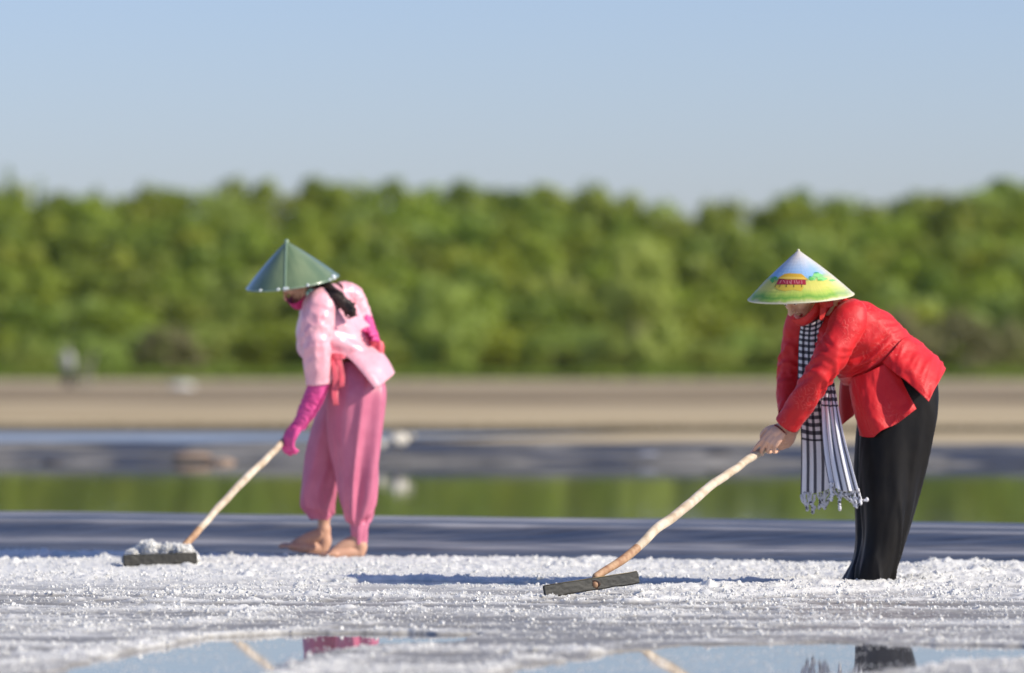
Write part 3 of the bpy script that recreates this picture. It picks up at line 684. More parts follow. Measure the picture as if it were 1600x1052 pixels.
lump('dark_clod', atY(1122, 716, 53.6), (.2, .12, .07), M['rockdark'], 'black clod sitting on the middle bank behind the rake handle', 'clod', seed=4)
lump('dark_clod', atY(82, 726, 53.2), (.12, .1, .03), M['rockdark'], 'small dark brown clod at the foot of the middle bank near the left edge', 'clod', seed=9)
lump('plastic_scrap', atY(1012, 714, 53.7), (.13, .1, .045), M['plasticgrey'], 'crumpled pale plastic on the middle bank between the workers', 'plastic sheet', seed=8)
lump('plastic_scrap', atY(6, 730, 53.2), (.12, .1, .03), M['plasticgrey'], 'pale plastic scrap on the middle bank at the left edge', 'plastic sheet', seed=11)
lump('salt_pile', atY(284, 604, 265), (.6, .4, .16), M['salt'], 'tiny pale salt pile far out on the tan field', 'salt pile', seed=12)

# far worker in white and a pale forked trunk
def far_person():
    x, y, z = atY(107, 600, 262); r0 = empty('person', (x, y, 0), 'distant person in a white shirt and dark trousers at the forest edge', 'person')
    A = Acc()
    A.tube([(-.10, 0, .02), (-.10, 0, .45), (-.05, 0, .85)], [.06, .07, .10]); A.tube([(.15, .1, .02), (.12, 0, .45), (.05, 0, .85)], [.06, .07, .10])
    A.tube([(0, 0, .82), (-.03, 0, 1.1), (-.06, 0, 1.35), (-.06, 0, 1.42)], [.15, .15, .17, .07]); A.ell((-.08, 0, 1.56), (.09, .1, .12))
    A.tube([(-.2, 0, 1.36), (-.3, -.05, 1.12), (-.22, -.15, .95)], [.06, .05, .04]); A.tube([(.1, 0, 1.36), (.18, -.05, 1.12), (.1, -.15, .95)], [.06, .05, .04])
    o = A.build('body', M['skin2'], r0); remesh(o, .02)
    A = Acc(); A.tube([(0, 0, .85), (-.03, 0, 1.1), (-.06, 0, 1.38)], [.22, .23, .20], n=14); A.tube([(-.2, 0, 1.36), (-.32, -.05, 1.12), (-.24, -.15, 1.0)], [.09, .08, .06]); A.tube([(.1, 0, 1.36), (.2, -.05, 1.12), (.12, -.15, 1.0)], [.09, .08, .06])
    A.build('shirt', M['whitecloth'], r0)
    A = Acc(); A.tube([(-.10, 0, .06), (-.10, 0, .45), (-.05, 0, .86)], [.10, .12, .15]); A.tube([(.15, .1, .06), (.12, 0, .45), (.05, 0, .86)], [.10, .12, .15]); A.build('trousers', M['darkcloth'], r0)
    A = Acc(); A.tube([(-.08, 0, 1.60), (-.08, 0, 1.80)], [.24, .01], n=16, rnd=False); A.build('conical_hat', M['palewood'], r0)
far_person()
x, y, z = atY(136, 604, 250)
tr = empty('dead_tree', (x, y, 0), 'pale leaning forked trunk beside the distant person', 'dead tree')
A = Acc(); A.tube([(0, 0, -.1), (.1, 0, .7), (.28, 0, 1.5)], [.09, .07, .05], n=8); A.build('trunk', M['palewood'], tr)
A = Acc(); A.tube([(.04, 0, .4), (-.12, 0, 0.9), (-.1, 0, 1.35)], [.05, .04, .02], n=8); A.build('branch', M['palewood'], tr)
A = Acc(); A.tube([(-.35, 0, -.05), (-.2, 0, .5), (.03, 0, .75)], [.05, .05, .04], n=8); A.build('branch', M['palewood'], tr)

# ------------------------------------------------------------------ conical hats
def hat(fig, parent, apex, cen, radpx, tilt_cam, roll, m_out, rim_m, name='conical_hat', thick=.003):
    """returns object, and a map (angle, v from apex 0..1) -> metres"""
    c = fig.w(np.array(cen, float)); a = fig.w(np.array(apex, float)); Rr = radpx / FPX * fig.Y
    ax = a - c; H = np.linalg.norm(ax); ax = ax / H
    tn = np.array([0, -1, 0.0]); ax = ax + tn * math.tan(tilt_cam); ax /= np.linalg.norm(ax)
    u = np.array([math.cos(roll), 0, math.sin(roll)]); u -= ax * u.dot(ax); u /= np.linalg.norm(u); v = np.cross(ax, u)  # v points away from the camera when ax is up
    if v[1] > 0: v = -v                              # v towards the camera
    top = c + ax * H
    def pt(ang, t, lift=0.0):                        # ang 0 = camera side, + to the right
        d = np.sin(ang)[..., None] * u + np.cos(ang)[..., None] * v
        prof = t + 0.035 * np.sin(np.pi * t)
        n_ = (d * H + ax * Rr); n_ = n_ / np.linalg.norm(n_, axis=-1, keepdims=True)
        return top - ax * (H * t[..., None]) + d * (Rr * prof[..., None]) + n_ * lift
    nt_, na = 40, 128
    T, A_ = np.meshgrid(np.linspace(0.004, 1, nt_), np.linspace(-math.pi, math.pi, na, endpoint=False), indexing='ij')
    rib = 0.0008 * np.cos(T * 2 * math.pi * 16)      # hoops under the leaves
    P = pt(A_, T) + 0
    V = P.reshape(-1, 3); V = np.concatenate([V, [top]])
    F = [list(map(int, f)) for f in grid_faces(nt_, na, True)] + [[len(V) - 1, (j + 1) % na, j] for j in range(na)]
    me = mesh_from(V, F, name); uv = np.stack([A_ / (2 * math.pi) + .5, T], -1).reshape(-1, 2); uv = np.concatenate([uv, [[.5, 0]]]); set_uv(me, uv)
    o = new_obj(name, me, parent, m_out); md = o.modifiers.new('solid', 'SOLIDIFY'); md.thickness = thick; md.offset = 0
    ra = np.linspace(-math.pi, math.pi, 97); ring = pt(ra, np.ones_like(ra))
    A = Acc(); A.tube(ring, np.full(len(ring), .0032), n=8, steps=97, rnd=False); A.build('rim', rim_m, o)
    return o, pt

# ================================================================== RIGHT WORKER (red jacket)
FR = Fig(23.7, 1375)
red = empty('person', tuple(FR.o), 'woman bending in red silk jacket, black trousers, chequered scarf and painted conical hat', 'person')
W = FR.w
def wv(x, y, d): return W(np.array([x, y, d], float))
HANDLE_R = [(931, 902, -1.36), (984, 866, -1.12), (1023, 829, -.94), (1060, 802, -.76), (1094, 773, -.58), (1117, 754, -.46), (1143, 737, -.30), (1169, 719, -.12), (1205, 695, .015), (1243, 670, 0.07)]

def nrmz(v): v = np.asarray(v, float); return v / np.linalg.norm(v)
def rot(v, k, a): k = nrmz(k); return v * math.cos(a) + np.cross(k, v) * math.sin(a) + k * k.dot(v) * (1 - math.cos(a))
def hand(A, wrist, dF, nB, thumb_side, curls, s=1.0, thick=1.0, tcurl=0.5, fr=1.0):
    """wrist point, direction to the fingers, normal of the back of the hand; curls = per finger (three joints)"""
    dF = nrmz(dF); nB = nrmz(nB - dF * np.dot(nB, dF)); L = np.cross(dF, nB) * thumb_side
    A.tube([wrist - dF * .03, wrist, wrist + dF * .03], np.array([.023, .022, .024]) * s * fr, n=12)
    tips = []
    for k in range(4):
        off = (1.5 - k) * .0195 * s
        K = wrist + dF * (.083 - .004 * abs(k - 1)) * s + L * off - nB * .003 * abs(k - 1.2)
        A.tube([wrist + L * off * .55 + dF * .008, wrist + dF * .045 * s + L * off * .85, K], np.array([.015, .0155, .0118]) * s * thick, n=10)
        ln = np.array([.043, .027, .022]) * [.94, 1.05, .98, .80][k] * s
        d = dF.copy(); p = K.copy(); pts = [p.copy()]; ax = np.cross(nB, dF)
        d = nrmz(d + L * (1.5 - k) * .035)
        for q in range(3):
            d = rot(d, ax, curls[k][q]); p = p + d * ln[q]; pts.append(p.copy())
        A.tube(pts, np.array([.0098, .0090, .0082, .0068]) * s * [1, 1, .97, .88][k] * fr, n=10, steps=14); tips.append((p.copy(), d.copy(), K.copy()))
    b = wrist + dF * .018 * s + L * .022 * s - nB * .006
    d1 = nrmz(L * .75 + dF * .75 - nB * .35); p1 = b + d1 * .042 * s
    d2 = nrmz(d1 + dF * .5 - nB * tcurl - L * .4); p2 = p1 + d2 * .034 * s
    d3 = nrmz(d2 - nB * tcurl - L * .5); p3 = p2 + d3 * .026 * s
    A.tube([b - d1 * .01, b + d1 * .02, p1, p2, p3], np.array([.016, .0165, .0125, .0115, .0085]) * s * fr, n=10, steps=16)
    return tips
def head_prims(A, c, f, u, s=1.0):
    f = nrmz(f); u = nrmz(np.asarray(u, float) - f * np.dot(u, f)); r = np.cross(f, u); X = np.array([r, f, u])
    q = lambda a, b, d: np.asarray(c) + (r * a + f * b + u * d) * s
    e = lambda p, rad: A.ell(q(*p), np.array(rad) * s, X)
    e((0, -.012, .035), (.070, .090, .078)); e((0, .025, -.025), (.058, .056, .082)); e((0, .030, -.068), (.046, .046, .040))
    e((0, .062, -.096), (.020, .019, .017)); e((0, .060, .030), (.052, .028, .030)); e((0, .076, .012), (.046, .012, .010))
    for g in (-1, 1):
        e((g * .036, .054, -.028), (.024, .024, .026)); e((g * .070, -.008, -.015), (.009, .020, .030)); e((g * .012, .094, -.042), (.008, .010, .007))
        A.tube([q(g * .060, -.02, -.05), q(g * .045, .02, -.085), q(0, .058, -.100)], np.array([.016, .015, .014]) * s)
    A.tube([q(0, .078, .012), q(0, .092, -.015), q(0, .106, -.038)], np.array([.008, .009, .0115]) * s, n=10)
    e((0, .083, -.066), (.024, .009, .0055)); e((0, .081, -.077), (.020, .010, .006))
    return q, X
def eyes(parent, q, X, s=1.0):
    for g in (-1, 1):
        A = Acc(); A.ell(q(g * .030, .072, -.004), np.array((.0125,) * 3) * s, X); o = A.build('eye', M['eye'], parent)
        A = Acc(); A.ell(q(g * .030, .081, -.007), np.array((.005, .0045, .005)) * s, X); A.build('iris', M['iris'], o)
def paint_lips(o, q, s=1.0):
    me = o.data; me.materials.append(M['lip'])
    co = np.zeros(len(me.polygons) * 3); me.polygons.foreach_get('center', co); co = co.reshape(-1, 3)
    c = q(0, .090, -.071); X_ = q(1, 0, 0) - q(0, 0, 0); X_ /= np.linalg.norm(X_)
    U_ = q(0, 0, 1) - q(0, 0, 0); U_ /= np.linalg.norm(U_); D = co - c; Fw = np.cross(U_, X_)
    dd = ((D @ X_) / (.023 * s)) ** 2 + ((D @ U_) / (.0095 * s)) ** 2
    idx = np.zeros(len(me.polygons), np.int32); idx[(dd < 1) & (np.abs(D @ Fw) < .03 * s)] = 1
    me.polygons.foreach_set('material_index', idx)

# --- body (one continuous skin surface)
B = Acc()
hc = wv(1250, 455, -.03)
qR, XR = head_prims(B, hc, (-.58, -.50, -.62), (-.50, -.32, .80), .98)
B.tube([wv(1256, 462, .0), wv(1276, 474, .01), wv(1300, 488, .02)], [.052, .050, .062])
B.tube([wv(1300, 488, .02), wv(1345, 520, .02), wv(1390, 560, .0), wv(1422, 592, .0)], [.06, .075, .07, .075], ell=1.25, n=18)
B.tube([wv(1308, 504, .02), wv(1325, 506, -.13)], [.05, .04]); B.tube([wv(1300, 494, .02), wv(1264, 506, .15)], [.05, .04])
wrR = wv(1222, 668, -.09); wrL = wv(1240, 672, .03)
B.tube([wv(1325, 500, -.13), wv(1302, 550, -.17), wv(1278, 592, -.17), wrR], [.040, .038, .034, .024])
B.tube([wv(1264, 506, .15), wv(1246, 545, .185), wv(1238, 580, .18), wv(1234, 620, .12), wv(1233, 650, .06), wrL], [.038, .036, .034, .030, .025, .023])
for dy, kx in ((-.09, 0), (.09, -14)):
    B.tube([wv(1424 + kx, 600, dy), wv(1412 + kx, 700, dy), wv(1394 + kx, 780, dy), wv(1380 + kx, 880, dy), wv(1378 + kx, 894, dy)], [.065, .058, .048, .036, .034])
    B.tube([wv(1384 + kx, 900, dy), wv(1370 + kx, 902, dy), wv(1356 + kx, 905, dy)], [.032, .030, .022])
tips = hand(B, wrR, (-.64, -.06, -.72), (-.20, -.92, .35), 1, [(0.10, .20, .15), (.50, .65, .4), (.75, .9, .6), (.9, .9, .6)], 1.0)
hand(B, wrL, (-.45, -.55, -.70), (.35, -.75, -.45), 1, [(.9, 1.2, .8)] * 4, .90)
bodyR = B.build('body', M['skin'], red); remesh(bodyR, .0036, 2, .5); paint_lips(bodyR, qR, .98)
eyes(bodyR, qR, XR, .98)
for k in range(2):
    p, d, K = tips[k]; A = Acc(); A.ell(p - d * .006 + nrmz((-.5, -.8, .35)) * .006, (.0042, .0042, .006)); A.build('nail', M['nail'], bodyR)
# ring and bracelet
A = Acc(); a_ = np.linspace(0, 2 * math.pi, 25); dd = nrmz(np.array((-.62, -.10, -.74)))
e1 = nrmz(np.cross(dd, (0, 1, 0))); e2 = np.cross(dd, e1)
bc = wrR + dd * .012
for k in range(22):
    an = k / 22 * 2 * math.pi
    A.ell(bc + (e1 * math.cos(an) + e2 * math.sin(an)) * .0285, (.0042,) * 3, nu=6, nv=8)
A.build('bead_bracelet', M['bead'], red)
p, d, K = tips[2]; A = Acc(); A.ell(K + nrmz(p - K) * .018 + np.array([0, -.008, -.003]), (.0055,) * 3, nu=8, nv=10); A.build('ring', M['silver'], red)

# --- trousers
def legfold(seed, amp, lo=0.12, sk=.5, gather=9, f1=2.3, f2=3.4):
    def f(s, t):
        amp_ = amp * np.clip((gather - s) / .06, .22, 1)
        e = np.clip((s - lo) / (1 - lo), 0, 1) ** .7
        a = 2 * math.pi * t + sk * s; x = np.cos(a); y = np.sin(a)
        n1 = vnoise(x * f1 + seed * 9 + s * 1.6, y * f1 + s * 1.3 + 5, int(seed * 31) + 1); n2 = vnoise(x * f2 + seed * 5 - s * 1.8, y * f2 + s * 1.6, int(seed * 31) + 2)
        n3 = fbm(x * 2 + seed, y * 2 + s * 7, 3, int(seed * 31) + 3)
        rdg = (1 - np.abs(2 * n1 - 1)) - .5
        rdg = rdg - rdg.mean() - .12
        return amp_ * (rdg * 1.7 + (n2 - .5) * .9) * (0.2 + 0.8 * e) + amp_ * .45 * (n3 - .5)
    return f
def ring(xl, xr, yl, yr, d0, d1, skew=0.0):
    """eight points round: left silhouette, towards camera, right silhouette, away"""
    cx, cy, cd = (xl + xr) / 2, (yl + yr) / 2, (d0 + d1) / 2; pts = []
    for k in range(8):
        a = math.pi + k * math.pi / 4
        x = cx + (xr - xl) / 2 * math.cos(a); y = cy + (yr - yl) / 2 * math.cos(a); d = cd + (d1 - d0) / 2 * math.sin(a)
        pts.append((x, y, d))
    return pts
legn = [ring(1380, 1458, 585, 575, -.15, .06), ring(1364, 1466, 615, 600, -.175, .04), ring(1350, 1464, 652, 645, -.19, .01), ring(1344, 1455, 690, 690, -.195, 0.0),
        ring(1342, 1441, 745, 748, -.19, .0), ring(1344, 1428, 800, 803, -.19, .0), ring(1344, 1415, 850, 856, -.19, .0), ring(1338, 1405, 890, 893, -.20, .0), ring(1338, 1399, 908, 910, -.21, .02)]
patch('trousers', FR, legn, 90, 96, M['black'], red, closed=True, thick=.002, fold=legfold(.15, .020, sk=-1.2, f1=1.7, f2=2.6))
legf = [ring(1368, 1450, 590, 575, -.03, .15), ring(1352, 1462, 615, 600, -.03, .19), ring(1340, 1455, 650, 640, -.01, .21), ring(1336, 1440, 700, 700, 0, .20),
        ring(1336, 1425, 760, 760, 0, .19), ring(1337, 1408, 820, 822, 0, .19), ring(1334, 1396, 865, 868, -.02, .19), ring(1322, 1392, 893, 895, -.06, .17), ring(1316, 1392, 906, 909, -.08, .17)]
o = patch('trouser_leg', FR, legf, 90, 96, M['black'], red, closed=True, thick=.002, fold=legfold(.6, .012, f1=1.5, f2=2.6))
bpy.data.objects['trousers'].name = 'trouser_leg'

# --- jacket
torso = [
 [(1312, 467, .02), (1306, 478, -.05), (1290, 493, -.05), (1273, 500, .0), (1270, 492, .06), (1294, 471, .07)],
 [(1345, 470, .03), (1336, 476, -.12), (1320, 512, -.165), (1284, 542, -.10), (1258, 520, .10), (1290, 476, .14)],
 [(1386, 490, .03), (1374, 500, -.13), (1348, 548, -.155), (1318, 578, -.09), (1298, 568, .08), (1335, 496, .15)],
 [(1412, 512, .02), (1398, 524, -.125), (1370, 566, -.145), (1326, 592, -.085), (1312, 584, .09), (1362, 514, .145)],
 [(1429, 530, .02), (1415, 543, -.12), (1392, 572, -.14), (1336, 600, -.08), (1322, 594, .09), (1384, 532, .14)]]
def wr(amp, fs, ft, seed, oct=3):
    return lambda s, t: amp * (fbm(s * fs, t * ft, oct, seed) - .5) * 2 + amp * .8 * (1 - np.abs(2 * vnoise(s * fs * 2 + t * 5, t * ft * .6, seed + 2) - 1)) - amp * .6
def torso_fold(s, t):
    # creases radiating from the armpit on the camera side plus soft noise
    c = np.exp(-((t - .33) / .13) ** 2) * np.exp(-((s - .55) / .25) ** 2)
    return 0.010 * c * np.sin(34 * (s + .9 * t) + 3 * vnoise(s * 5, t * 6, 3)) + 0.014 * (fbm(s * 6, t * 14, 3, 5) - .5) + .011 * (1 - np.abs(2 * vnoise(s * 9 + t * 12, t * 7 - s * 3, 9) - 1)) - .010
patch('jacket_body', FR, torso, 80, 96, M['silk'], red, closed=True, thick=.002, fold=torso_fold)
backp = [[(1378, 566, -.165), (1392, 552, -.165), (1412, 528, -.11), (1429, 527, .02), (1400, 530, .15), (1380, 560, .16)],
         [(1400, 584, -.205), (1414, 566, -.195), (1436, 549, -.12), (1451, 544, .02), (1424, 545, .17), (1400, 570, .20)],
         [(1426, 604, -.245), (1438, 588, -.225), (1456, 568, -.14), (1466, 559, .02), (1444, 562, .18), (1420, 590, .22)],
         [(1451, 628, -.270), (1460, 610, -.24), (1471, 590, -.15), (1478, 575, .02), (1462, 584, .18), (1440, 615, .24)]]
patch('back_panel', FR, backp, 50, 60, M['silk'], red, thick=.002, fold=wr(.007, 4, 6, 8))
frontp = [[(1396, 562, -.150), (1376, 572, -.165), (1352, 584, -.155), (1332, 590, -.10), (1326, 592, -.02)],
          [(1408, 592, -.165), (1384, 606, -.185), (1358, 618, -.18), (1338, 618, -.15), (1332, 620, -.07)],
          [(1420, 618, -.18), (1394, 636, -.205), (1366, 650, -.205), (1348, 652, -.18), (1340, 650, -.10)],
          [(1431, 640, -.19), (1404, 660, -.215), (1380, 672, -.215), (1361, 684, -.20), (1348, 680, -.12)]]
patch('front_panel', FR, frontp, 60, 70, M['silk'], red, thick=.002, fold=lambda s, t: .014 * s * np.sin(2 * math.pi * (2.2 * t + .1)) + .010 * (fbm(s * 4, t * 8, 3, 3) - .5))
frontf = [[(1350, 588, -.05), (1335, 590, .02), (1320, 584, .09), (1316, 576, .13)],
          [(1352, 606, -.03), (1336, 612, .04), (1316, 612, .10), (1312, 606, .15)],
          [(1350, 624, -.02), (1336, 638, .05), (1316, 645, .11), (1311, 640, .16)],
          [(1346, 628, -.01), (1332, 648, .06), (1318, 663, .12), (1312, 660, .17)]]
patch('front_panel', FR, frontf, 40, 40, M['silk'], red, thick=.002, fold=lambda s, t: .007 * s * np.sin(2 * math.pi * 2 * t))
def sleeve_fold(s, t, k=1.0, sd=0):
    e = np.exp(-((s - .52) / .20) ** 2); a = math.pi * t
    n = 1 - np.abs(2 * vnoise(s * 11 + sd + 1.3 * np.cos(a), np.sin(a) * 1.6 + np.cos(a) * .9 + sd, 4 + sd) - 1)
    n2 = 1 - np.abs(2 * vnoise(s * 24 + sd - 2.0 * np.cos(a), np.sin(a) * 2 + sd, 14 + sd) - 1)
    return k * (0.010 * (n - .5) * (.45 + .6 * e) + .004 * (n2 - .5) * (.3 + e) + 0.004 * (fbm(s * 9 + sd, t * 5, 3, 12) - .5))
def sleeve(name, fig, P, r, m, parent, seed=0, n=64, steps=90, ell=1.0, kf=1.0):
    Wp = fig.w(np.array(P, float)); V, F = tube_vf(Wp, np.array(r, float), n=n, steps=steps, ell=ell, rnd=False)
    F = F[:-2]; k = steps; G = V.reshape(k, n, 3); c = G.mean(1, keepdims=True); d = G - c; d /= np.linalg.norm(d, axis=-1, keepdims=True)
    s, t = np.meshgrid(np.linspace(0, 1, k), np.arange(n) / n, indexing='ij')
    tt = np.abs(t - .5) * 2
    G = G + d * sleeve_fold(s, tt, kf, seed)[..., None]
    me = mesh_from(G.reshape(-1, 3), F, name); set_uv(me, np.stack([t, s], -1).reshape(-1, 2))
    o = new_obj(name, me, parent, m); md = o.modifiers.new('solid', 'SOLIDIFY'); md.thickness = .002; md.offset = -1
    return o
sleeve('sleeve', FR, [(1338, 480, -.08), (1328, 500, -.125), (1312, 532, -.16), (1291, 568, -.18), (1270, 602, -.17), (1249, 635, -.13), (1229, 664, -.095)], [.048, .075, .069, .061, .057, .054, .050], M['silk'], red, 0, kf=1.5)
sleeve('sleeve', FR, [(1280, 488, .10), (1260, 498, .15), (1246, 540, .185), (1237, 580, .18), (1233, 615, .13), (1232, 648, .06)], [.05, .075, .066, .057, .050, .045], M['silk'], red, 5, kf=1.4)
A = Acc()   # standing collar
ra = np.linspace(0, 2 * math.pi, 30); cc = wv(1288, 482, .01); n1 = nrmz((-.75, -.1, .5)); e1 = nrmz(np.cross(n1, (0, 1, 0))); e2 = np.cross(n1, e1)
for k_ in (0, .018): A.tube([cc + n1 * k_ + e1 * math.cos(x) * .062 + e2 * math.sin(x) * .068 for x in ra], [.009] * 30, n=8, steps=60, rnd=False)
A.build('collar', M['silk'], red)

# --- hair, chin strap
A = Acc(); A.ell(qR(0, -.022, .045), np.array((.078, .094, .080)), XR); A.ell(qR(0, -.075, -.02), (.055, .045, .060), XR); A.ell(qR(0, -.095, -.055), (.038, .035, .04), XR)
A.build('hair', M['hair'], red)
st = [[(1236, 500, -.10), (1246, 508, -.09), (1252, 510, -.02)], [(1252, 497, -.125), (1262, 505, -.11), (1264, 506, -.03)], [(1266, 486, -.115), (1274, 492, -.10), (1280, 494, -.03)], [(1276, 470, -.09), (1288, 476, -.08), (1292, 478, -.02)]]
patch('chin_strap', FR, st, 20, 14, M['strap'], red, thick=.003)
for pts in ([[(1282, 474, -.11), (1292, 473, -.11)], [(1281, 488, -.125), (1290, 488, -.125)], [(1280, 500, -.13), (1286, 501, -.13)]],
            [[(1280, 472, -.11), (1282, 480, -.115)], [(1292, 471, -.12), (1296, 481, -.12)], [(1301, 472, -.11), (1302, 478, -.11)]]):
    patch('strap_tie', FR, pts, 16, 8, M['strap'], red, thick=.003, fold=lambda s, t: .004 * np.sin(7 * s))

# --- scarf: several hanging folds
def pleats(n, a, ph=0): return lambda s, t: a * (0.45 + .55 * s) * (np.abs(np.sin(math.pi * (n * t + ph + .25 * s))) ** .8 - .5) * 2
M['ging_a'] = gingham('chequered scarf cloth', 4.5, 24, 0.75)
M['ging_b'] = gingham('chequered scarf cloth, pale end', 4.5, 24, 0.5, .27)
sc1 = [[(1252, 500, -.02), (1262, 504, -.05), (1276, 500, -.06), (1288, 492, -.05)], [(1248, 530, .0), (1260, 532, -.03), (1274, 532, -.05), (1286, 526, -.05)],
       [(1247, 570, .0), (1260, 572, -.02), (1275, 572, -.04), (1290, 570, -.04)], [(1247, 615, .0), (1262, 618, -.02), (1278, 618, -.03), (1296, 618, -.03)],
       [(1251, 660, .0), (1266, 664, -.01), (1283, 664, -.02), (1302, 664, -.03)], [(1252, 715, .0), (1268, 716, -.01), (1286, 716, -.02), (1306, 716, -.03)],
       [(1251, 774, .0), (1268, 772, -.01), (1286, 768, -.02), (1304, 760, -.03)]]
scarf = patch('scarf', FR, sc1, 150, 120, M['ging_a'], red, thick=.002, fold=pleats(3.0, .006))
sc2 = [[(1276, 500, -.04), (1282, 498, -.04), (1290, 494, -.03)], [(1278, 540, -.03), (1286, 540, -.03), (1294, 540, -.02)], [(1282, 590, -.05), (1293, 590, -.05), (1302, 590, -.05)],
       [(1284, 635, -.09), (1297, 636, -.11), (1310, 636, -.11)], [(1286, 680, -.13), (1302, 682, -.16), (1319, 680, -.17)], [(1290, 720, -.16), (1309, 724, -.20), (1329, 718, -.21)],
       [(1296, 755, -.19), (1318, 768, -.23), (1342, 766, -.24)]]
scarfb = patch('scarf_end', FR, sc2, 150, 100, M['ging_b'], red, thick=.002, fold=pleats(3.0, .0065, .3))
M['tass_l'] = mat('tassel thread', (0.66, 0.65, 0.66), 0.9, (0.06, 0.06, 0.07), 90, lo=.54, hi=.60)
def tassel(x0, y0, d, L, seed, parent):
    r = random.Random(seed); pts = []; x, y = x0, y0; ang = r.uniform(-.25, .35)
    for k in range(8):
        pts.append((x, y, d + r.uniform(-.003, .003))); x += L / 7 * math.sin(ang) ; y += L / 7 * math.cos(ang); ang += r.uniform(-.45, .5)
    A = Acc(); P = cr(W(np.array(pts)), 40); s = np.linspace(0, 1, 40)
    for ph in (0, math.pi):
        tw = np.stack([np.cos(s * 26 + ph), np.sin(s * 26 + ph), 0 * s], -1) * .0032
        A.tube(P + tw, .0034 + .0018 * s, n=5, steps=40)
    A.ell(P[-1], (.008, .008, .010), nu=6, nv=8); A.ell(P[0], (.006, .006, .006), nu=6, nv=8)
    A.build('tassel', M['tass_l'], parent)
for k in range(11):
    tassel(1252 + k * 5.2, 773 - max(0, k - 5) * 1.6 + random.uniform(-3, 2), -.01, random.uniform(14, 30), k, scarf)
for k in range(12):
    tassel(1298 + k * 3.9, 756 + k * 1.0 + random.uniform(-4, 2), -.20 - .003 * k, random.uniform(16, 34), 50 + k, scarfb)

# --- painted hat
def hat_paint():
    m, t, p = base_mat('painted palm leaf hat')
    uv = nn(t, 'ShaderNodeUVMap'); sp = nn(t, 'ShaderNodeSeparateXYZ'); t.links.new(uv.outputs[0], sp.inputs[0])
    mp = nn(t, 'ShaderNodeMapping'); mp.inputs['Scale'].default_value = (60, 5, 1); t.links.new(uv.outputs[0], mp.inputs[0])
    nz = nn(t, 'ShaderNodeTexNoise', Scale=1.0, Detail=4.0); t.links.new(mp.outputs[0], nz.inputs['Vector'])
    mp3 = nn(t, 'ShaderNodeMapping'); mp3.inputs['Scale'].default_value = (14, 3, 1); t.links.new(uv.outputs[0], mp3.inputs[0])
    nl = nn(t, 'ShaderNodeTexNoise', Scale=1.0, Detail=3.0); t.links.new(mp3.outputs[0], nl.inputs['Vector'])
    def ma(op, a, b):
        n_ = nn(t, 'ShaderNodeMath', operation=op)
        for i, s_ in enumerate((a, b)):
            if isinstance(s_, (int, float)): n_.inputs[i].default_value = s_
            else: t.links.new(s_, n_.inputs[i])
        return n_.outputs[0]
    j = ma('MULTIPLY', ma('SUBTRACT', nz.outputs['Fac'], .5), .10); j2 = ma('MULTIPLY', ma('SUBTRACT', nl.outputs['Fac'], .5), .12)
    v = ma('ADD', sp.outputs['Y'], ma('ADD', j, j2))
    rp = nn(t, 'ShaderNodeValToRGB'); e = rp.color_ramp.elements; e[0].position = 0; e[0].color = (.78, .70, .62, 1); e[1].position = 1; e[1].color = (.72, .68, .36, 1)
    for pos, c in ((.12, (.80, .76, .74)), (.24, (.66, .72, .80)), (.38, (.42, .62, .86)), (.50, (.34, .60, .84)), (.545, (.22, .55, .25)), (.60, (.74, .72, .16)), (.74, (.80, .76, .18)), (.84, (.52, .68, .12)), (.90, (.24, .50, .08)), (.955, (.48, .64, .13)), (.985, (.66, .66, .34))):
        k = e.new(pos); k.color = c4(c)
    t.links.new(v, rp.inputs[0])
    # the painting pales to bare leaf round the back of the hat
    side = ma('ABSOLUTE', ma('SUBTRACT', sp.outputs['X'], .46), 0); mr = nn(t, 'ShaderNodeMapRange'); mr.inputs['From Min'].default_value = .15; mr.inputs['From Max'].default_value = .27
    t.links.new(ma('ADD', side, j2), mr.inputs[0])
    mx = nn(t, 'ShaderNodeMix', data_type='RGBA'); mx.inputs['B'].default_value = (.78, .74, .62, 1); t.links.new(mr.outputs[0], mx.inputs['Factor']); t.links.new(rp.outputs[0], mx.inputs['A'])
    t.links.new(mx.outputs['Result'], p.inputs['Base Color']); p.inputs['Roughness'].default_value = .42
    wv_ = nn(t, 'ShaderNodeMapping'); wv_.inputs['Scale'].default_value = (150, 1, 1); t.links.new(uv.outputs[0], wv_.inputs[0])
    nb = nn(t, 'ShaderNodeTexNoise', Scale=1.0, Detail=2.0); t.links.new(wv_.outputs[0], nb.inputs['Vector'])
    hoop = ma('MULTIPLY', ma('SINE', ma('MULTIPLY', sp.outputs['Y'], 100.0), 0), .12)
    b = nn(t, 'ShaderNodeBump', Strength=.5, Distance=.003); t.links.new(ma('ADD', nb.outputs['Fac'], hoop), b.inputs['Height']); t.links.new(b.outputs[0], p.inputs['Normal'])
    o_ = t.nodes['Material Output']; tl = nn(t, 'ShaderNodeBsdfTranslucent'); ms = nn(t, 'ShaderNodeMixShader'); ms.inputs[0].default_value = .3
    t.links.new(mx.outputs['Result'], tl.inputs[0]); t.links.new(p.outputs[0], ms.inputs[1]); t.links.new(tl.outputs[0], ms.inputs[2]); t.links.new(ms.outputs[0], o_.inputs[0])
    return m
M['hatpaint'] = hat_paint(); M['hatrim'] = mat('pale hat rim', (.70, .66, .44), .5)
hatR, hp = hat(FR, red, (1247, 391, -.02), (1251.5, 464, -.02), 82.5, R(7), R(2), M['hatpaint'], M['hatrim'])
capc = hp(np.array([0.0]), np.array([0.0]))[0]
A = Acc(); A.ell(capc, (.006, .006, .006)); A.build('tip', M['hatrim'], hatR)
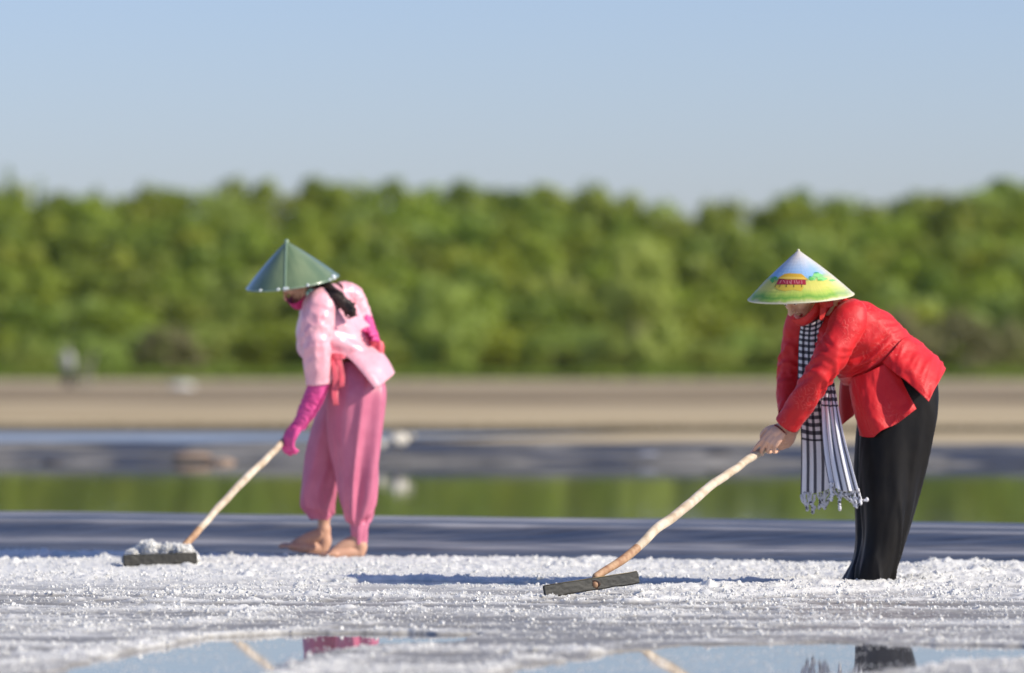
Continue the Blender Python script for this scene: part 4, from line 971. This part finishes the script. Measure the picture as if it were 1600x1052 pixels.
PA = {n_: mat('paint ' + n_, c, .5) for n_, c in (('ochre', (.62, .36, .03)), ('ochre2', (.72, .48, .08)), ('crimson', (.34, .02, .04)), ('pinkish', (.70, .28, .28)), ('post', (.10, .07, .02)), ('green', (.10, .42, .08)), ('green2', (.22, .55, .18)), ('teal', (.05, .30, .22)), ('cream', (.80, .74, .36)), ('shadow', (.60, .44, .05)))}
hcx, hcy, hrx = 1251.5, 464, 82.5
def decal(name, polys, m, lift):
    """flat paint on the cone; polygons given as seen from the front (photo pixels)"""
    import bmesh
    bm = bmesh.new()
    for poly in polys:
        vs = [bm.verts.new((x, y, 0)) for x, y in poly]; bm.faces.new(vs)
    bmesh.ops.triangulate(bm, faces=bm.faces[:])
    P = np.array([v.co[:2] for v in bm.verts]); lo_, hi_ = P.min(0), P.max(0)
    for ax_i in (0, 1):
        q = math.floor(lo_[ax_i])
        while q < hi_[ax_i]:
            q += 2.03; nrm_ = (1, 0, 0) if ax_i == 0 else (0, 1, 0); co_ = (q, 0, 0) if ax_i == 0 else (0, q, 0)
            bmesh.ops.bisect_plane(bm, geom=bm.verts[:] + bm.edges[:] + bm.faces[:], plane_co=co_, plane_no=nrm_)
    for v in bm.verts:
        x, y = v.co[:2]; g = np.array([(x - 1250) / 90, (y - 391) / 80])
        def pr(g_):
            w_ = hp(np.array([g_[0]]), np.array([g_[1]]), lift)[0] + FR.o; return np.array([800 + FPX * w_[0] / w_[1], HOR - FPX * (w_[2] - CAMH) / w_[1]])
        for it in range(8):
            f0 = pr(g) - (x, y); J = np.stack([(pr(g + (1e-4, 0)) - pr(g)) / 1e-4, (pr(g + (0, 1e-4)) - pr(g)) / 1e-4], 1)
            g = g - np.clip(np.linalg.solve(J + np.eye(2) * 1e-6, f0), -.4, .4); g[0] = np.clip(g[0], -1.35, 1.35); g[1] = np.clip(g[1], .05, .99)
        v.co = hp(np.array([g[0]]), np.array([g[1]]), lift)[0]
    me = bpy.data.meshes.new(name); bm.to_mesh(me); bm.free(); new_obj(name, me, hatR, m)
decal('painted_shadow', [[(1209, 448), (1216, 453), (1226, 455), (1240, 453), (1252, 455), (1256, 449), (1254, 445), (1212, 445)]], PA['shadow'], .0022)
decal('painted_house_wall', [[(1217, 436), (1259, 437), (1259.5, 445), (1212.5, 444.5)]], PA['crimson'], .0030)
decal('painted_roof', [[(1226, 428), (1233, 427), (1252, 428), (1256, 431), (1263, 437.5), (1247, 436.8), (1232, 437), (1215, 435.5), (1219, 432.5)]], PA['ochre'], .0036)
decal('painted_roof_light', [[(1218, 434), (1232, 432.5), (1256, 433.5), (1261, 437), (1217, 435.4)]], PA['ochre2'], .0042)
st_ = []
for x0, x1, y0, y1 in ((1221, 1218, 438, 443), (1224, 1227, 438, 443), (1230, 1230, 438, 443.5), (1233, 1235, 439, 443), (1236.5, 1236, 437.5, 444.5), (1241, 1242, 438, 443), (1244, 1246, 437.5, 443.5), (1249, 1248, 439, 443.5), (1252.5, 1253, 438, 443.5)):
    st_.append([(x0 - .45, y0), (x0 + .45, y0), (x1 + .45, y1), (x1 - .45, y1)])
decal('painted_planks', st_, PA['pinkish'], .0036)
decal('painted_posts', [[(x - .5, 444.5), (x + .5, 444.5), (x + .3 + s_, 449), (x - .6 + s_, 449)] for x, s_ in ((1212.5, -1.5), (1219, -.8), (1229, -.4), (1240.5, 0), (1252.5, .2))], PA['post'], .0032)
def blobp(cx, cy, rx, ry, seed):
    return [(cx + rx * (1 + .25 * math.sin(3 * a + seed)) * math.cos(a), cy + ry * (1 + .25 * math.sin(5 * a + seed)) * math.sin(a)) for a in np.linspace(0, 6.28, 14, endpoint=False)]
decal('painted_tree', [blobp(1277, 430, 8, 3.2, 1), blobp(1270, 435.5, 5, 3, 4), blobp(1284, 436, 8, 3.0, 2), blobp(1300, 438, 5, 1.6, 7)], PA['green2'], .0024)
decal('painted_tree', [blobp(1268, 436, 3.6, 2.2, 3), blobp(1281, 437.5, 4, 1.3, 9), blobp(1207, 438, 3, 4, 5), blobp(1211, 434, 3, 2, 8)], PA['green'], .0030)
decal('painted_leaf', [blobp(1276, 426, 4, 1.0, 6), blobp(1266, 432.6, 2.2, 1.2, 2)], PA['teal'], .0036)

# ================================================================== RAKES
def rake(fig, H, rr, name_lb, blade_c, blade_ax, blade_len, blade_h, split=0.13, pinch=True, wob=0.0):
    root_loc = fig.w(np.array(H[0], float)) + fig.o
    r0 = empty('salt_rake', (root_loc[0], root_loc[1], 0), name_lb, 'rake')
    off = fig.o - np.array([root_loc[0], root_loc[1], 0])
    P = fig.w(np.array(H, float)) + off
    n_ = len(P); rad = np.array(rr)
    Q = cr(np.concatenate([P, rad[:, None]], 1), 80); w_ = np.linspace(0, 1, 80)
    Q[:, 0] += .0018 * np.sin(w_ * 21) + .001 * np.sin(w_ * 47); Q[:, 2] += .0018 * np.cos(w_ * 17) + .001 * np.sin(w_ * 60)
    Q[:, 3] *= 1 + .02 * np.sin(w_ * 33) + .012 * np.sin(w_ * 71 + 1)
    k = int(80 * split)
    A = Acc(); A.add(tube_vf(Q[k:, :3], Q[k:, 3], n=14, steps=80)); h_ = A.build('handle', M['wood'], r0)
    A = Acc(); A.add(tube_vf(Q[:k + 2, :3], Q[:k + 2, 3] * 1.03, n=14, steps=30)); A.build('handle_foot', M['bark'], h_)
    return r0, off
rR, offR = rake(FR, HANDLE_R, [.0145, .0175, .0195, .0205, .0195, .0185, .0175, .017, .0165, .016], 'long pale wooden rake with dark board, pulled by the woman in red', None, None, 0, 0)
def board(fig, off, root, c0, c1, up, h, th, m, holes=True, seed=0):
    """board from bottom-left corner c0 to bottom-right corner c1 (metres), height h along up"""
    a = np.array(c0); b = np.array(c1); ax = b - a; L = np.linalg.norm(ax); ax /= L; up = nrmz(np.array(up) - ax * np.dot(up, ax)); nr = np.cross(ax, up)
    if nr[1] > 0: nr = -nr
    nu_, nv_ = 60, 12; G = []
    for side in (1, -1):
        for i in range(nv_ + 1):
            for j in range(nu_ + 1):
                u_, v_ = j / nu_, i / nv_
                e = .004 * (vnoise(u_ * 12, seed + (0 if v_ < .5 else 7), 3) - .5) * (abs(v_ - .5) * 2) ** 4
                ex = .005 * (vnoise(v_ * 5, seed + (3 if u_ < .5 else 9), 4) - .5) * (abs(u_ - .5) * 2) ** 8
                rnd = th * .5 * (1 - .5 * max(0, abs(v_ - .5) * 2 - .88) / .12)
                G.append(a + ax * (L * u_ + ex) + up * (h * v_ + e) + nr * (side * rnd + .0012 * (vnoise(u_ * 30, v_ * 5, 6) - .5)))
    F = []; w1 = nu_ + 1; N1 = w1 * (nv_ + 1)
    for i in range(nv_):
        for j in range(nu_):
            q = i * w1 + j; F.append([q, q + 1, q + w1 + 1, q + w1]); F.append([N1 + q, N1 + q + w1, N1 + q + w1 + 1, N1 + q + 1])
    for j in range(nu_):
        F.append([j, N1 + j, N1 + j + 1, j + 1]); q = nv_ * w1 + j; F.append([q, q + 1, N1 + q + 1, N1 + q])
    for i in range(nv_):
        q = i * w1; F.append([q, q + w1, N1 + q + w1, N1 + q]); q = i * w1 + nu_; F.append([q, N1 + q, N1 + q + w1, q + w1])
    me = mesh_from(np.array(G), F, 'board', False); o = new_obj('board', me, root, m)
    return o, a, ax, up, nr, L
def world(px, py, Y): return np.array([(px - 800) / FPX * Y, Y, CAMH + (HOR - py) / FPX * Y])
rl = np.array(rR.location)
c0 = world(852.5, 934.5, 22.20) - rl; c1 = world(998, 912, 22.42) - rl; tl = world(849.5, 917, 22.62) - rl
bo, a_, ax_, up_, nr_, L_ = board(FR, offR, rR, c0, c1, (-.06, .18, 1), .049, .016, M['board'])
A = Acc(); A.ell(a_ + ax_ * L_ * .52 + up_ * .024 + nr_ * .0075, (.026, .0025, .016)); A.ell(a_ + ax_ * L_ * .53 + up_ * .012 + nr_ * .0078, (.012, .0025, .010)); A.build('socket_stain', M['stain'], bo)
A = Acc(); A.tube([a_ + ax_ * L_ * .53 + up_ * .030 - nr_ * .03, a_ + ax_ * L_ * .535 + up_ * .022 + nr_ * .002], [.019, .016]); A.build('tenon', M['bark'], rR)
A = Acc(); A.box(a_ + ax_ * L_ * .5 + up_ * .0485, (L_ * .99, .011, .0025), [ax_, nr_, up_]); A.build('board_edge', M['board_edge'], bo)

# ================================================================== LEFT WORKER (pink)
FL = Fig(26.85, 520)
pink = empty('person', tuple(FL.o), 'barefoot woman in pink satin blouse, rose trousers, magenta gloves and glossy green hat', 'person')
W = FL.w
HANDLE_L = [(286, 856, -1.05), (330, 806, -.83), (380, 752, -.58), (412, 721, -.38), (444, 689, -.125), (468, 667, -.06)]
B = Acc()
hcL = wv(465, 436, -.02)
qL, XL = head_prims(B, hcL, (-.74, .10, -.62), (-.60, .08, .78), .98)
B.tube([wv(470, 442, 0), wv(488, 458, .01), wv(508, 474, .03)], [.05, .048, .06])
B.tube([wv(505, 478, .02), wv(515, 515, .0), wv(528, 560, .0), wv(548, 595, .0)], [.06, .072, .068, .075], ell=1.2, n=18)
B.tube([wv(505, 482, .02), wv(499, 490, -.11)], [.045, .04]); B.tube([wv(512, 478, .03), wv(543, 468, .14)], [.045, .04])
wL = wv(467, 662, -.155)
B.tube([wv(499, 490, -.11), wv(495, 530, -.165), wv(497, 590, -.16), wv(482, 635, -.15), wL], [.04, .038, .034, .03, .023])
B.tube([wv(543, 468, .14), wv(566, 494, .17), wv(576, 528, .13), wv(586, 545, .05)], [.036, .033, .029, .022])
for (hx, hy, kx, ky, ax2, ay2, dy) in ((555, 600, 558, 720, 560, 845, -.08), (545, 600, 505, 705, 505, 835, .12)):
    B.tube([wv(hx, hy, dy), wv((hx + kx) / 2, (hy + ky) / 2, dy), wv(kx, ky, dy), wv((kx + ax2) / 2 + 3, (ky + ay2) / 2, dy), wv(ax2, ay2, dy)], [.065, .06, .048, .035, .027])
def foot(A, ankle, heel, toe, yl, s=1.0, lift=0.0):
    ankle, heel, toe = map(np.array, (ankle, heel, toe)); f = nrmz(toe - heel); up = np.array([0, 0, 1.0]); L = np.cross(f, up)
    L = L / np.linalg.norm(L)
    ball = heel + (toe - heel) * .72
    A.tube([ankle + up * .03, ankle], [.034, .033]); A.tube([ankle, (ankle + heel) / 2, heel + f * .012], [.033, .034, .029]); A.tube([ankle + f * .015, ankle * .45 + ball * .55 + up * .010, ball + up * .004], [.034, .030, .022])
    A.tube([heel + f * .02, (heel + ball) / 2 + L * .012, ball + L * .018], [.028, .025, .021]); A.tube([heel + f * .02, (heel + ball) / 2 - L * .008, ball - L * .018], [.027, .026, .022])
    for k in range(5):
        b = ball + L * (k - 2) * .0175 * 1.0; ln = [.050, .046, .040, .034, .028][k] if yl > 0 else [.028, .034, .040, .046, .050][k]
        rr = ([.0125, .0085, .008, .0078, .0075] if yl > 0 else [.0075, .0078, .008, .0085, .0125])[k]
        A.tube([b - f * .012, b + f * ln * .6 + up * .004, b + f * ln - up * .002], [rr * 1.25, rr * 1.05, rr], n=8)
foot(B, wv(560, 846, -.08), wv(566, 862, -.08), wv(502, 868, -.11), -1)
foot(B, wv(506, 836, .12), wv(508, 858, .12), wv(438, 853, .07), -1)
hand(B, wL, (-.58, -.15, -.80), (-.75, -.60, .30), 1, [(.45, .5, .4), (.55, .6, .5), (.6, .7, .5), (.6, .7, .5)], 1.0)
hand(B, wv(583, 540, .06), (.25, -.75, .5), (.8, .4, .2), 1, [(.4, .5, .4)] * 4, .9)
bodyL = B.build('body', M['skin2'], pink); remesh(bodyL, .0040, 2, .5); paint_lips(bodyL, qL, .98); eyes(bodyL, qL, XL, .98)

# trousers (harem style, gathered at the ankle)
leg = [ring(516, 584, 568, 560, -.12, .06), ring(512, 598, 594, 588, -.17, .06), ring(514, 603, 625, 620, -.20, .03), ring(514, 597, 690, 690, -.19, .02), ring(518, 592, 740, 742, -.18, .02),
       ring(525, 589, 785, 780, -.17, .01), ring(534, 584, 812, 802, -.15, -.005), ring(545, 577, 822, 815, -.125, -.03), ring(547, 575, 832, 830, -.125, -.03), ring(551, 573, 851, 852, -.115, -.04)]
patch('trouser_leg', FL, leg, 110, 110, M['rose'], pink, closed=True, thick=.002, fold=legfold(.33, .034, .05, 2.4, .82, 1.7, 2.8))
leg2 = [ring(512, 576, 570, 562, -.04, .12), ring(505, 590, 598, 592, -.03, .17), ring(497, 585, 635, 630, .0, .21), ring(484, 560, 680, 680, .02, .23), ring(473, 545, 725, 725, .03, .24),
        ring(467, 526, 765, 768, .03, .23), ring(469, 520, 792, 796, .04, .22), ring(478, 518, 803, 806, .07, .18), ring(484, 514, 811, 813, .08, .165)]
patch('trouser_leg', FL, leg2, 110, 110, M['rose'], pink, closed=True, thick=.002, fold=legfold(.8, .028, .05, -1.6, .88, 1.6, 2.8))
# blouse
tor = [[(512, 448, .03), (503, 459, -.04), (490, 470, -.05), (474, 474, -.01), (476, 462, .05), (498, 446, .07)],
       [(538, 460, .03), (520, 460, -.09), (493, 486, -.15), (470, 500, -.08), (474, 484, .10), (527, 446, .15)],
       [(555, 492, .03), (536, 500, -.115), (503, 520, -.16), (467, 527, -.09), (472, 512, .09), (550, 474, .155)],
       [(572, 522, .03), (552, 530, -.12), (512, 546, -.155), (471, 550, -.09), (478, 540, .08), (566, 506, .145)],
       [(585, 541, .03), (564, 550, -.13), (522, 566, -.15), (484, 568, -.09), (490, 556, .08), (576, 528, .14)]]
patch('blouse', FL, tor, 70, 90, M['pinkshirt'], pink, closed=True, thick=.002, fold=lambda s, t: .007 * np.exp(-((s - .75) / .3) ** 2) * np.sin(26 * (s * .6 + t * 1.4)) + .005 * (fbm(s * 6, t * 12, 3, 2) - .5))
bp = [[(540, 556, -.155), (553, 550, -.15), (570, 546, -.10), (584, 538, .03), (574, 528, .14)],
      [(553, 568, -.19), (567, 562, -.18), (585, 555, -.12), (596, 551, .03), (586, 545, .17)],
      [(568, 586, -.225), (582, 578, -.21), (598, 569, -.14), (606, 566, .03), (596, 565, .18)],
      [(585, 608, -.24), (598, 599, -.22), (610, 590, -.14), (613, 583, .02), (604, 585, .18)]]
patch('blouse_back_panel', FL, bp, 50, 50, M['pinkshirt'], pink, thick=.002, fold=lambda s, t: .008 * np.sin(2 * math.pi * (1.6 * t + .15)) * (0.3 + s))
fp = [[(520, 562, -.145), (505, 568, -.14), (488, 570, -.11)], [(524, 574, -.165), (510, 580, -.16), (492, 584, -.12)], [(526, 588, -.175), (514, 596, -.17), (496, 600, -.13)]]
patch('blouse_front_panel', FL, fp, 20, 20, M['pinkshirt'], pink, thick=.002)
sleeve('sleeve', FL, [(512, 462, -.06), (500, 480, -.125), (494, 520, -.17), (495, 560, -.18), (498, 600, -.165)], [.05, .079, .072, .064, .056], M['pinkshirt'], pink, 3, kf=1.2)
sleeve('sleeve', FL, [(526, 458, .10), (545, 462, .15), (558, 478, .17), (569, 500, .17)], [.05, .060, .052, .042], M['pinkshirt'], pink, 9)
sleeve('glove_cuff', FL, [(500, 594, -.165), (490, 622, -.16), (478, 646, -.16), (466, 668, -.155)], [.0500, .047, .040, .031], M['glove'], pink, 13, kf=.7)
sleeve('glove_cuff', FL, [(568, 496, .17), (574, 515, .15), (580, 534, .10), (584, 542, .06)], [.041, .038, .034, .028], M['glove'], pink, 15)
B = Acc()
hand(B, wL, (-.58, -.15, -.80), (-.75, -.60, .30), 1, [(.45, .5, .4), (.55, .6, .5), (.6, .7, .5), (.6, .7, .5)], 1.02, 1.12, fr=1.28)
g1 = B.build('glove', M['glove'], pink); remesh(g1, .004, 2)
B = Acc(); hand(B, wv(583, 540, .06), (.25, -.75, .5), (.8, .4, .2), 1, [(.4, .5, .4)] * 4, .92, 1.12, fr=1.28); g2 = B.build('glove', M['glove'], pink); remesh(g2, .004, 2)
# sash bow and ribbons
for pts in ([[(516, 556, -.165), (524, 556, -.165)], [(520, 590, -.20), (529, 590, -.20)], [(518, 615, -.215), (528, 615, -.215)], [(521, 634, -.22), (529, 633, -.22)]],
            [[(522, 556, -.165), (532, 557, -.165)], [(530, 585, -.20), (538, 585, -.20)], [(530, 606, -.215), (538, 604, -.215)]],
            [[(516, 552, -.16), (518, 562, -.16)], [(528, 552, -.185), (530, 562, -.185)], [(538, 554, -.165), (538, 560, -.165)]]):
    patch('ribbon', FL, pts, 20, 8, M['ribbon'], pink, thick=.002, fold=lambda s, t: .006 * np.sin(9 * s))
for pts in ([[(580, 534, -.02), (580, 548, -.02)], [(590, 530, -.04), (592, 552, -.04)], [(597, 536, -.02), (597, 549, -.02)]],
            [[(584, 538, .02), (584, 548, .02)], [(593, 533, .01), (596, 553, .01)], [(599, 540, .02), (599, 548, .02)]]):
    patch('sash_bow', FL, pts, 14, 12, M['ribbon'], pink, thick=.004, fold=lambda s, t: .008 * np.sin(8 * s + 3 * t))
# mask / scarf over the lower face, hair, braid, scrunchie
mk = [[(446, 466, -.075), (449, 466, -.01), (458, 458, .055)], [(452, 474, -.085), (456, 479, -.01), (464, 470, .065)], [(463, 474, -.09), (467, 484, -.01), (474, 472, .07)], [(474, 464, -.085), (480, 476, -.04), (484, 468, .06)], [(484, 452, -.075), (490, 458, -.06), (490, 452, .05)]]
patch('face_mask', FL, mk, 30, 24, M['mask'], pink, thick=.003, fold=wr(.003, 4, 6, 4))
A = Acc(); A.ell(qL(0, -.022, .045), (.078, .094, .080), XL); A.ell(qL(0, -.072, -.02), (.06, .045, .062), XL); A.build('hair', M['hair'], pink)
A = Acc(); br = [(500, 438, .0), (508, 448, -.08), (518, 458, -.14), (527, 463, -.15), (534, 473, -.15), (543, 478, -.15), (549, 489, -.15)]
P = cr(W(np.array(br, float)), 60); s = np.linspace(0, 1, 60)
for ph in (0, 2.1, 4.2):
    A.tube(P + np.stack([np.cos(s * 20 + ph), np.sin(s * 20 + ph), .6 * np.sin(s * 23 + ph)], -1) * .012,   .024 - .007 * s + .004 * (vnoise(s * 22 + ph, s * 0, 3) - .5), n=9, steps=60)
for q in range(9):
    o_ = random.uniform(0, 6.28); A.tube(P + np.stack([np.cos(s * (9 + q) + o_), np.sin(s * (8 + q) + o_), np.sin(s * 11 + o_)], -1) * (.020 + .004 * (q % 3)), .0045 + 0 * s, n=6, steps=60)
A.build('braid', M['hair'], pink)
A = Acc()
for k in range(9): A.ell(wv(486 + 4 * math.cos(k * .7), 460 + 5.5 * math.sin(k * .7), -.10 - .01 * (k % 2)), (.013, .012, .013), nu=8, nv=10)
A.build('hair_tie', M['mint'], pink)
# glossy green hat with a plastic cover
def green_hat():
    m, t, p = base_mat('green hat under clear plastic')
    uv = nn(t, 'ShaderNodeUVMap'); mp = nn(t, 'ShaderNodeMapping'); mp.inputs['Scale'].default_value = (12, 1.2, 1); t.links.new(uv.outputs[0], mp.inputs[0])
    nz = nn(t, 'ShaderNodeTexNoise', Scale=1.0, Detail=3.0); t.links.new(mp.outputs[0], nz.inputs['Vector'])
    rp = nn(t, 'ShaderNodeValToRGB'); e = rp.color_ramp.elements; e[0].position = .3; e[1].position = .7; e[0].color = (.095, .155, .075, 1); e[1].color = (.21, .265, .13, 1)
    t.links.new(nz.outputs['Fac'], rp.inputs[0]); t.links.new(rp.outputs[0], p.inputs['Base Color'])
    p.inputs['Roughness'].default_value = .32; p.inputs['Coat Weight'].default_value = .8; p.inputs['Coat Roughness'].default_value = .2; p.inputs['Coat IOR'].default_value = 1.6
    mp2 = nn(t, 'ShaderNodeMapping'); mp2.inputs['Scale'].default_value = (20, 3, 1); t.links.new(uv.outputs[0], mp2.inputs[0])
    nb = nn(t, 'ShaderNodeTexNoise', Scale=1.0, Detail=2.0); t.links.new(mp2.outputs[0], nb.inputs['Vector'])
    b = nn(t, 'ShaderNodeBump', Strength=.3, Distance=.006); t.links.new(nb.outputs['Fac'], b.inputs['Height']); t.links.new(b.outputs[0], p.inputs['Normal']); t.links.new(b.outputs[0], p.inputs['Coat Normal'])
    return m
M['greenhat'] = green_hat(); M['seam'] = mat('plastic seam', (.24, .34, .22), .3, coat=1); M['clear'] = mat('clear bead', (.75, .8, .8), .08, coat=1)
hatL, hpl = hat(FL, pink, (448, 377, -.01), (457, 441, -.01), 72.5, R(9), R(9.5), M['greenhat'], M['seam'])
tt = np.linspace(.0, 1, 20); sm_ = hpl(np.full(20, -.14), tt, .002)
A = Acc(); A.tube(sm_, np.full(20, .0035), n=8, steps=30); A.build('seam', M['seam'], hatL)
A = Acc(); A.ell(hpl(np.array([0.]), np.array([0.]))[0], (.010, .010, .011)); A.build('tip', M['seam'], hatL)
for an in (-.75, -.30, -.16, -.10, .35, .95):
    A = Acc(); A.ell(hpl(np.array([an]), np.array([.99]), .003)[0], (.007, .007, .007), nu=8, nv=10); A.build('bead', M['clear'], hatL)
A = Acc(); A.ell(hpl(np.array([1.15]), np.array([.97]), .002)[0], (.013, .013, .013), nu=10, nv=12); A.build('rim_glint', M['clear'], hatL)  # pale ball added as the bright highlight on the right rim

# her rake, its board almost edge on, heaped with salt
rL, offL = rake(FL, HANDLE_L, [.015, .017, .0185, .017, .0165, .015], 'wooden rake with a low dark board pushed by the woman in pink', None, None, 0, 0, split=.10)
rl = np.array(rL.location)
c0 = world(194, 885.5, 25.55) - rl; c1 = world(307, 881, 25.68) - rl
board(FL, offL, rL, c0, c1, (0, .15, 1), .052, .022, M['board'], seed=3)
# heap of salt carried on it
A = Acc(); hb = world(250, 871, 25.72)
for k in range(46):
    u_ = random.uniform(-1, 1); y_ = random.uniform(-.02, .12); hgt = .066 * (1 - abs(u_) ** 2.6) * (1 - .25 * math.exp(-((u_ - .05) / .18) ** 2))
    r_ = random.uniform(.016, .030); A.ell((u_ * .158, y_, random.uniform(-.012, max(hgt, 0))), (r_, r_, r_ * .85), nu=8, nv=10)
heap = A.build('salt_heap', M['salt']); heap.location = tuple(hb); remesh(heap, .005, 2)
tag(heap, 'white heap of wet salt gathered on the board of the left rake', 'salt heap')
me = heap.data; nvh = len(me.vertices); co = np.zeros(nvh * 3); me.vertices.foreach_get('co', co); co = co.reshape(-1, 3)
pick = rng.integers(0, nvh, 5200); Pg = co[pick] + rng.normal(0, .0022, (5200, 3))
grains('salt_grains', Pg, np.clip(rng.lognormal(math.log(.0065), .4, 5200), .003, .018), heap)
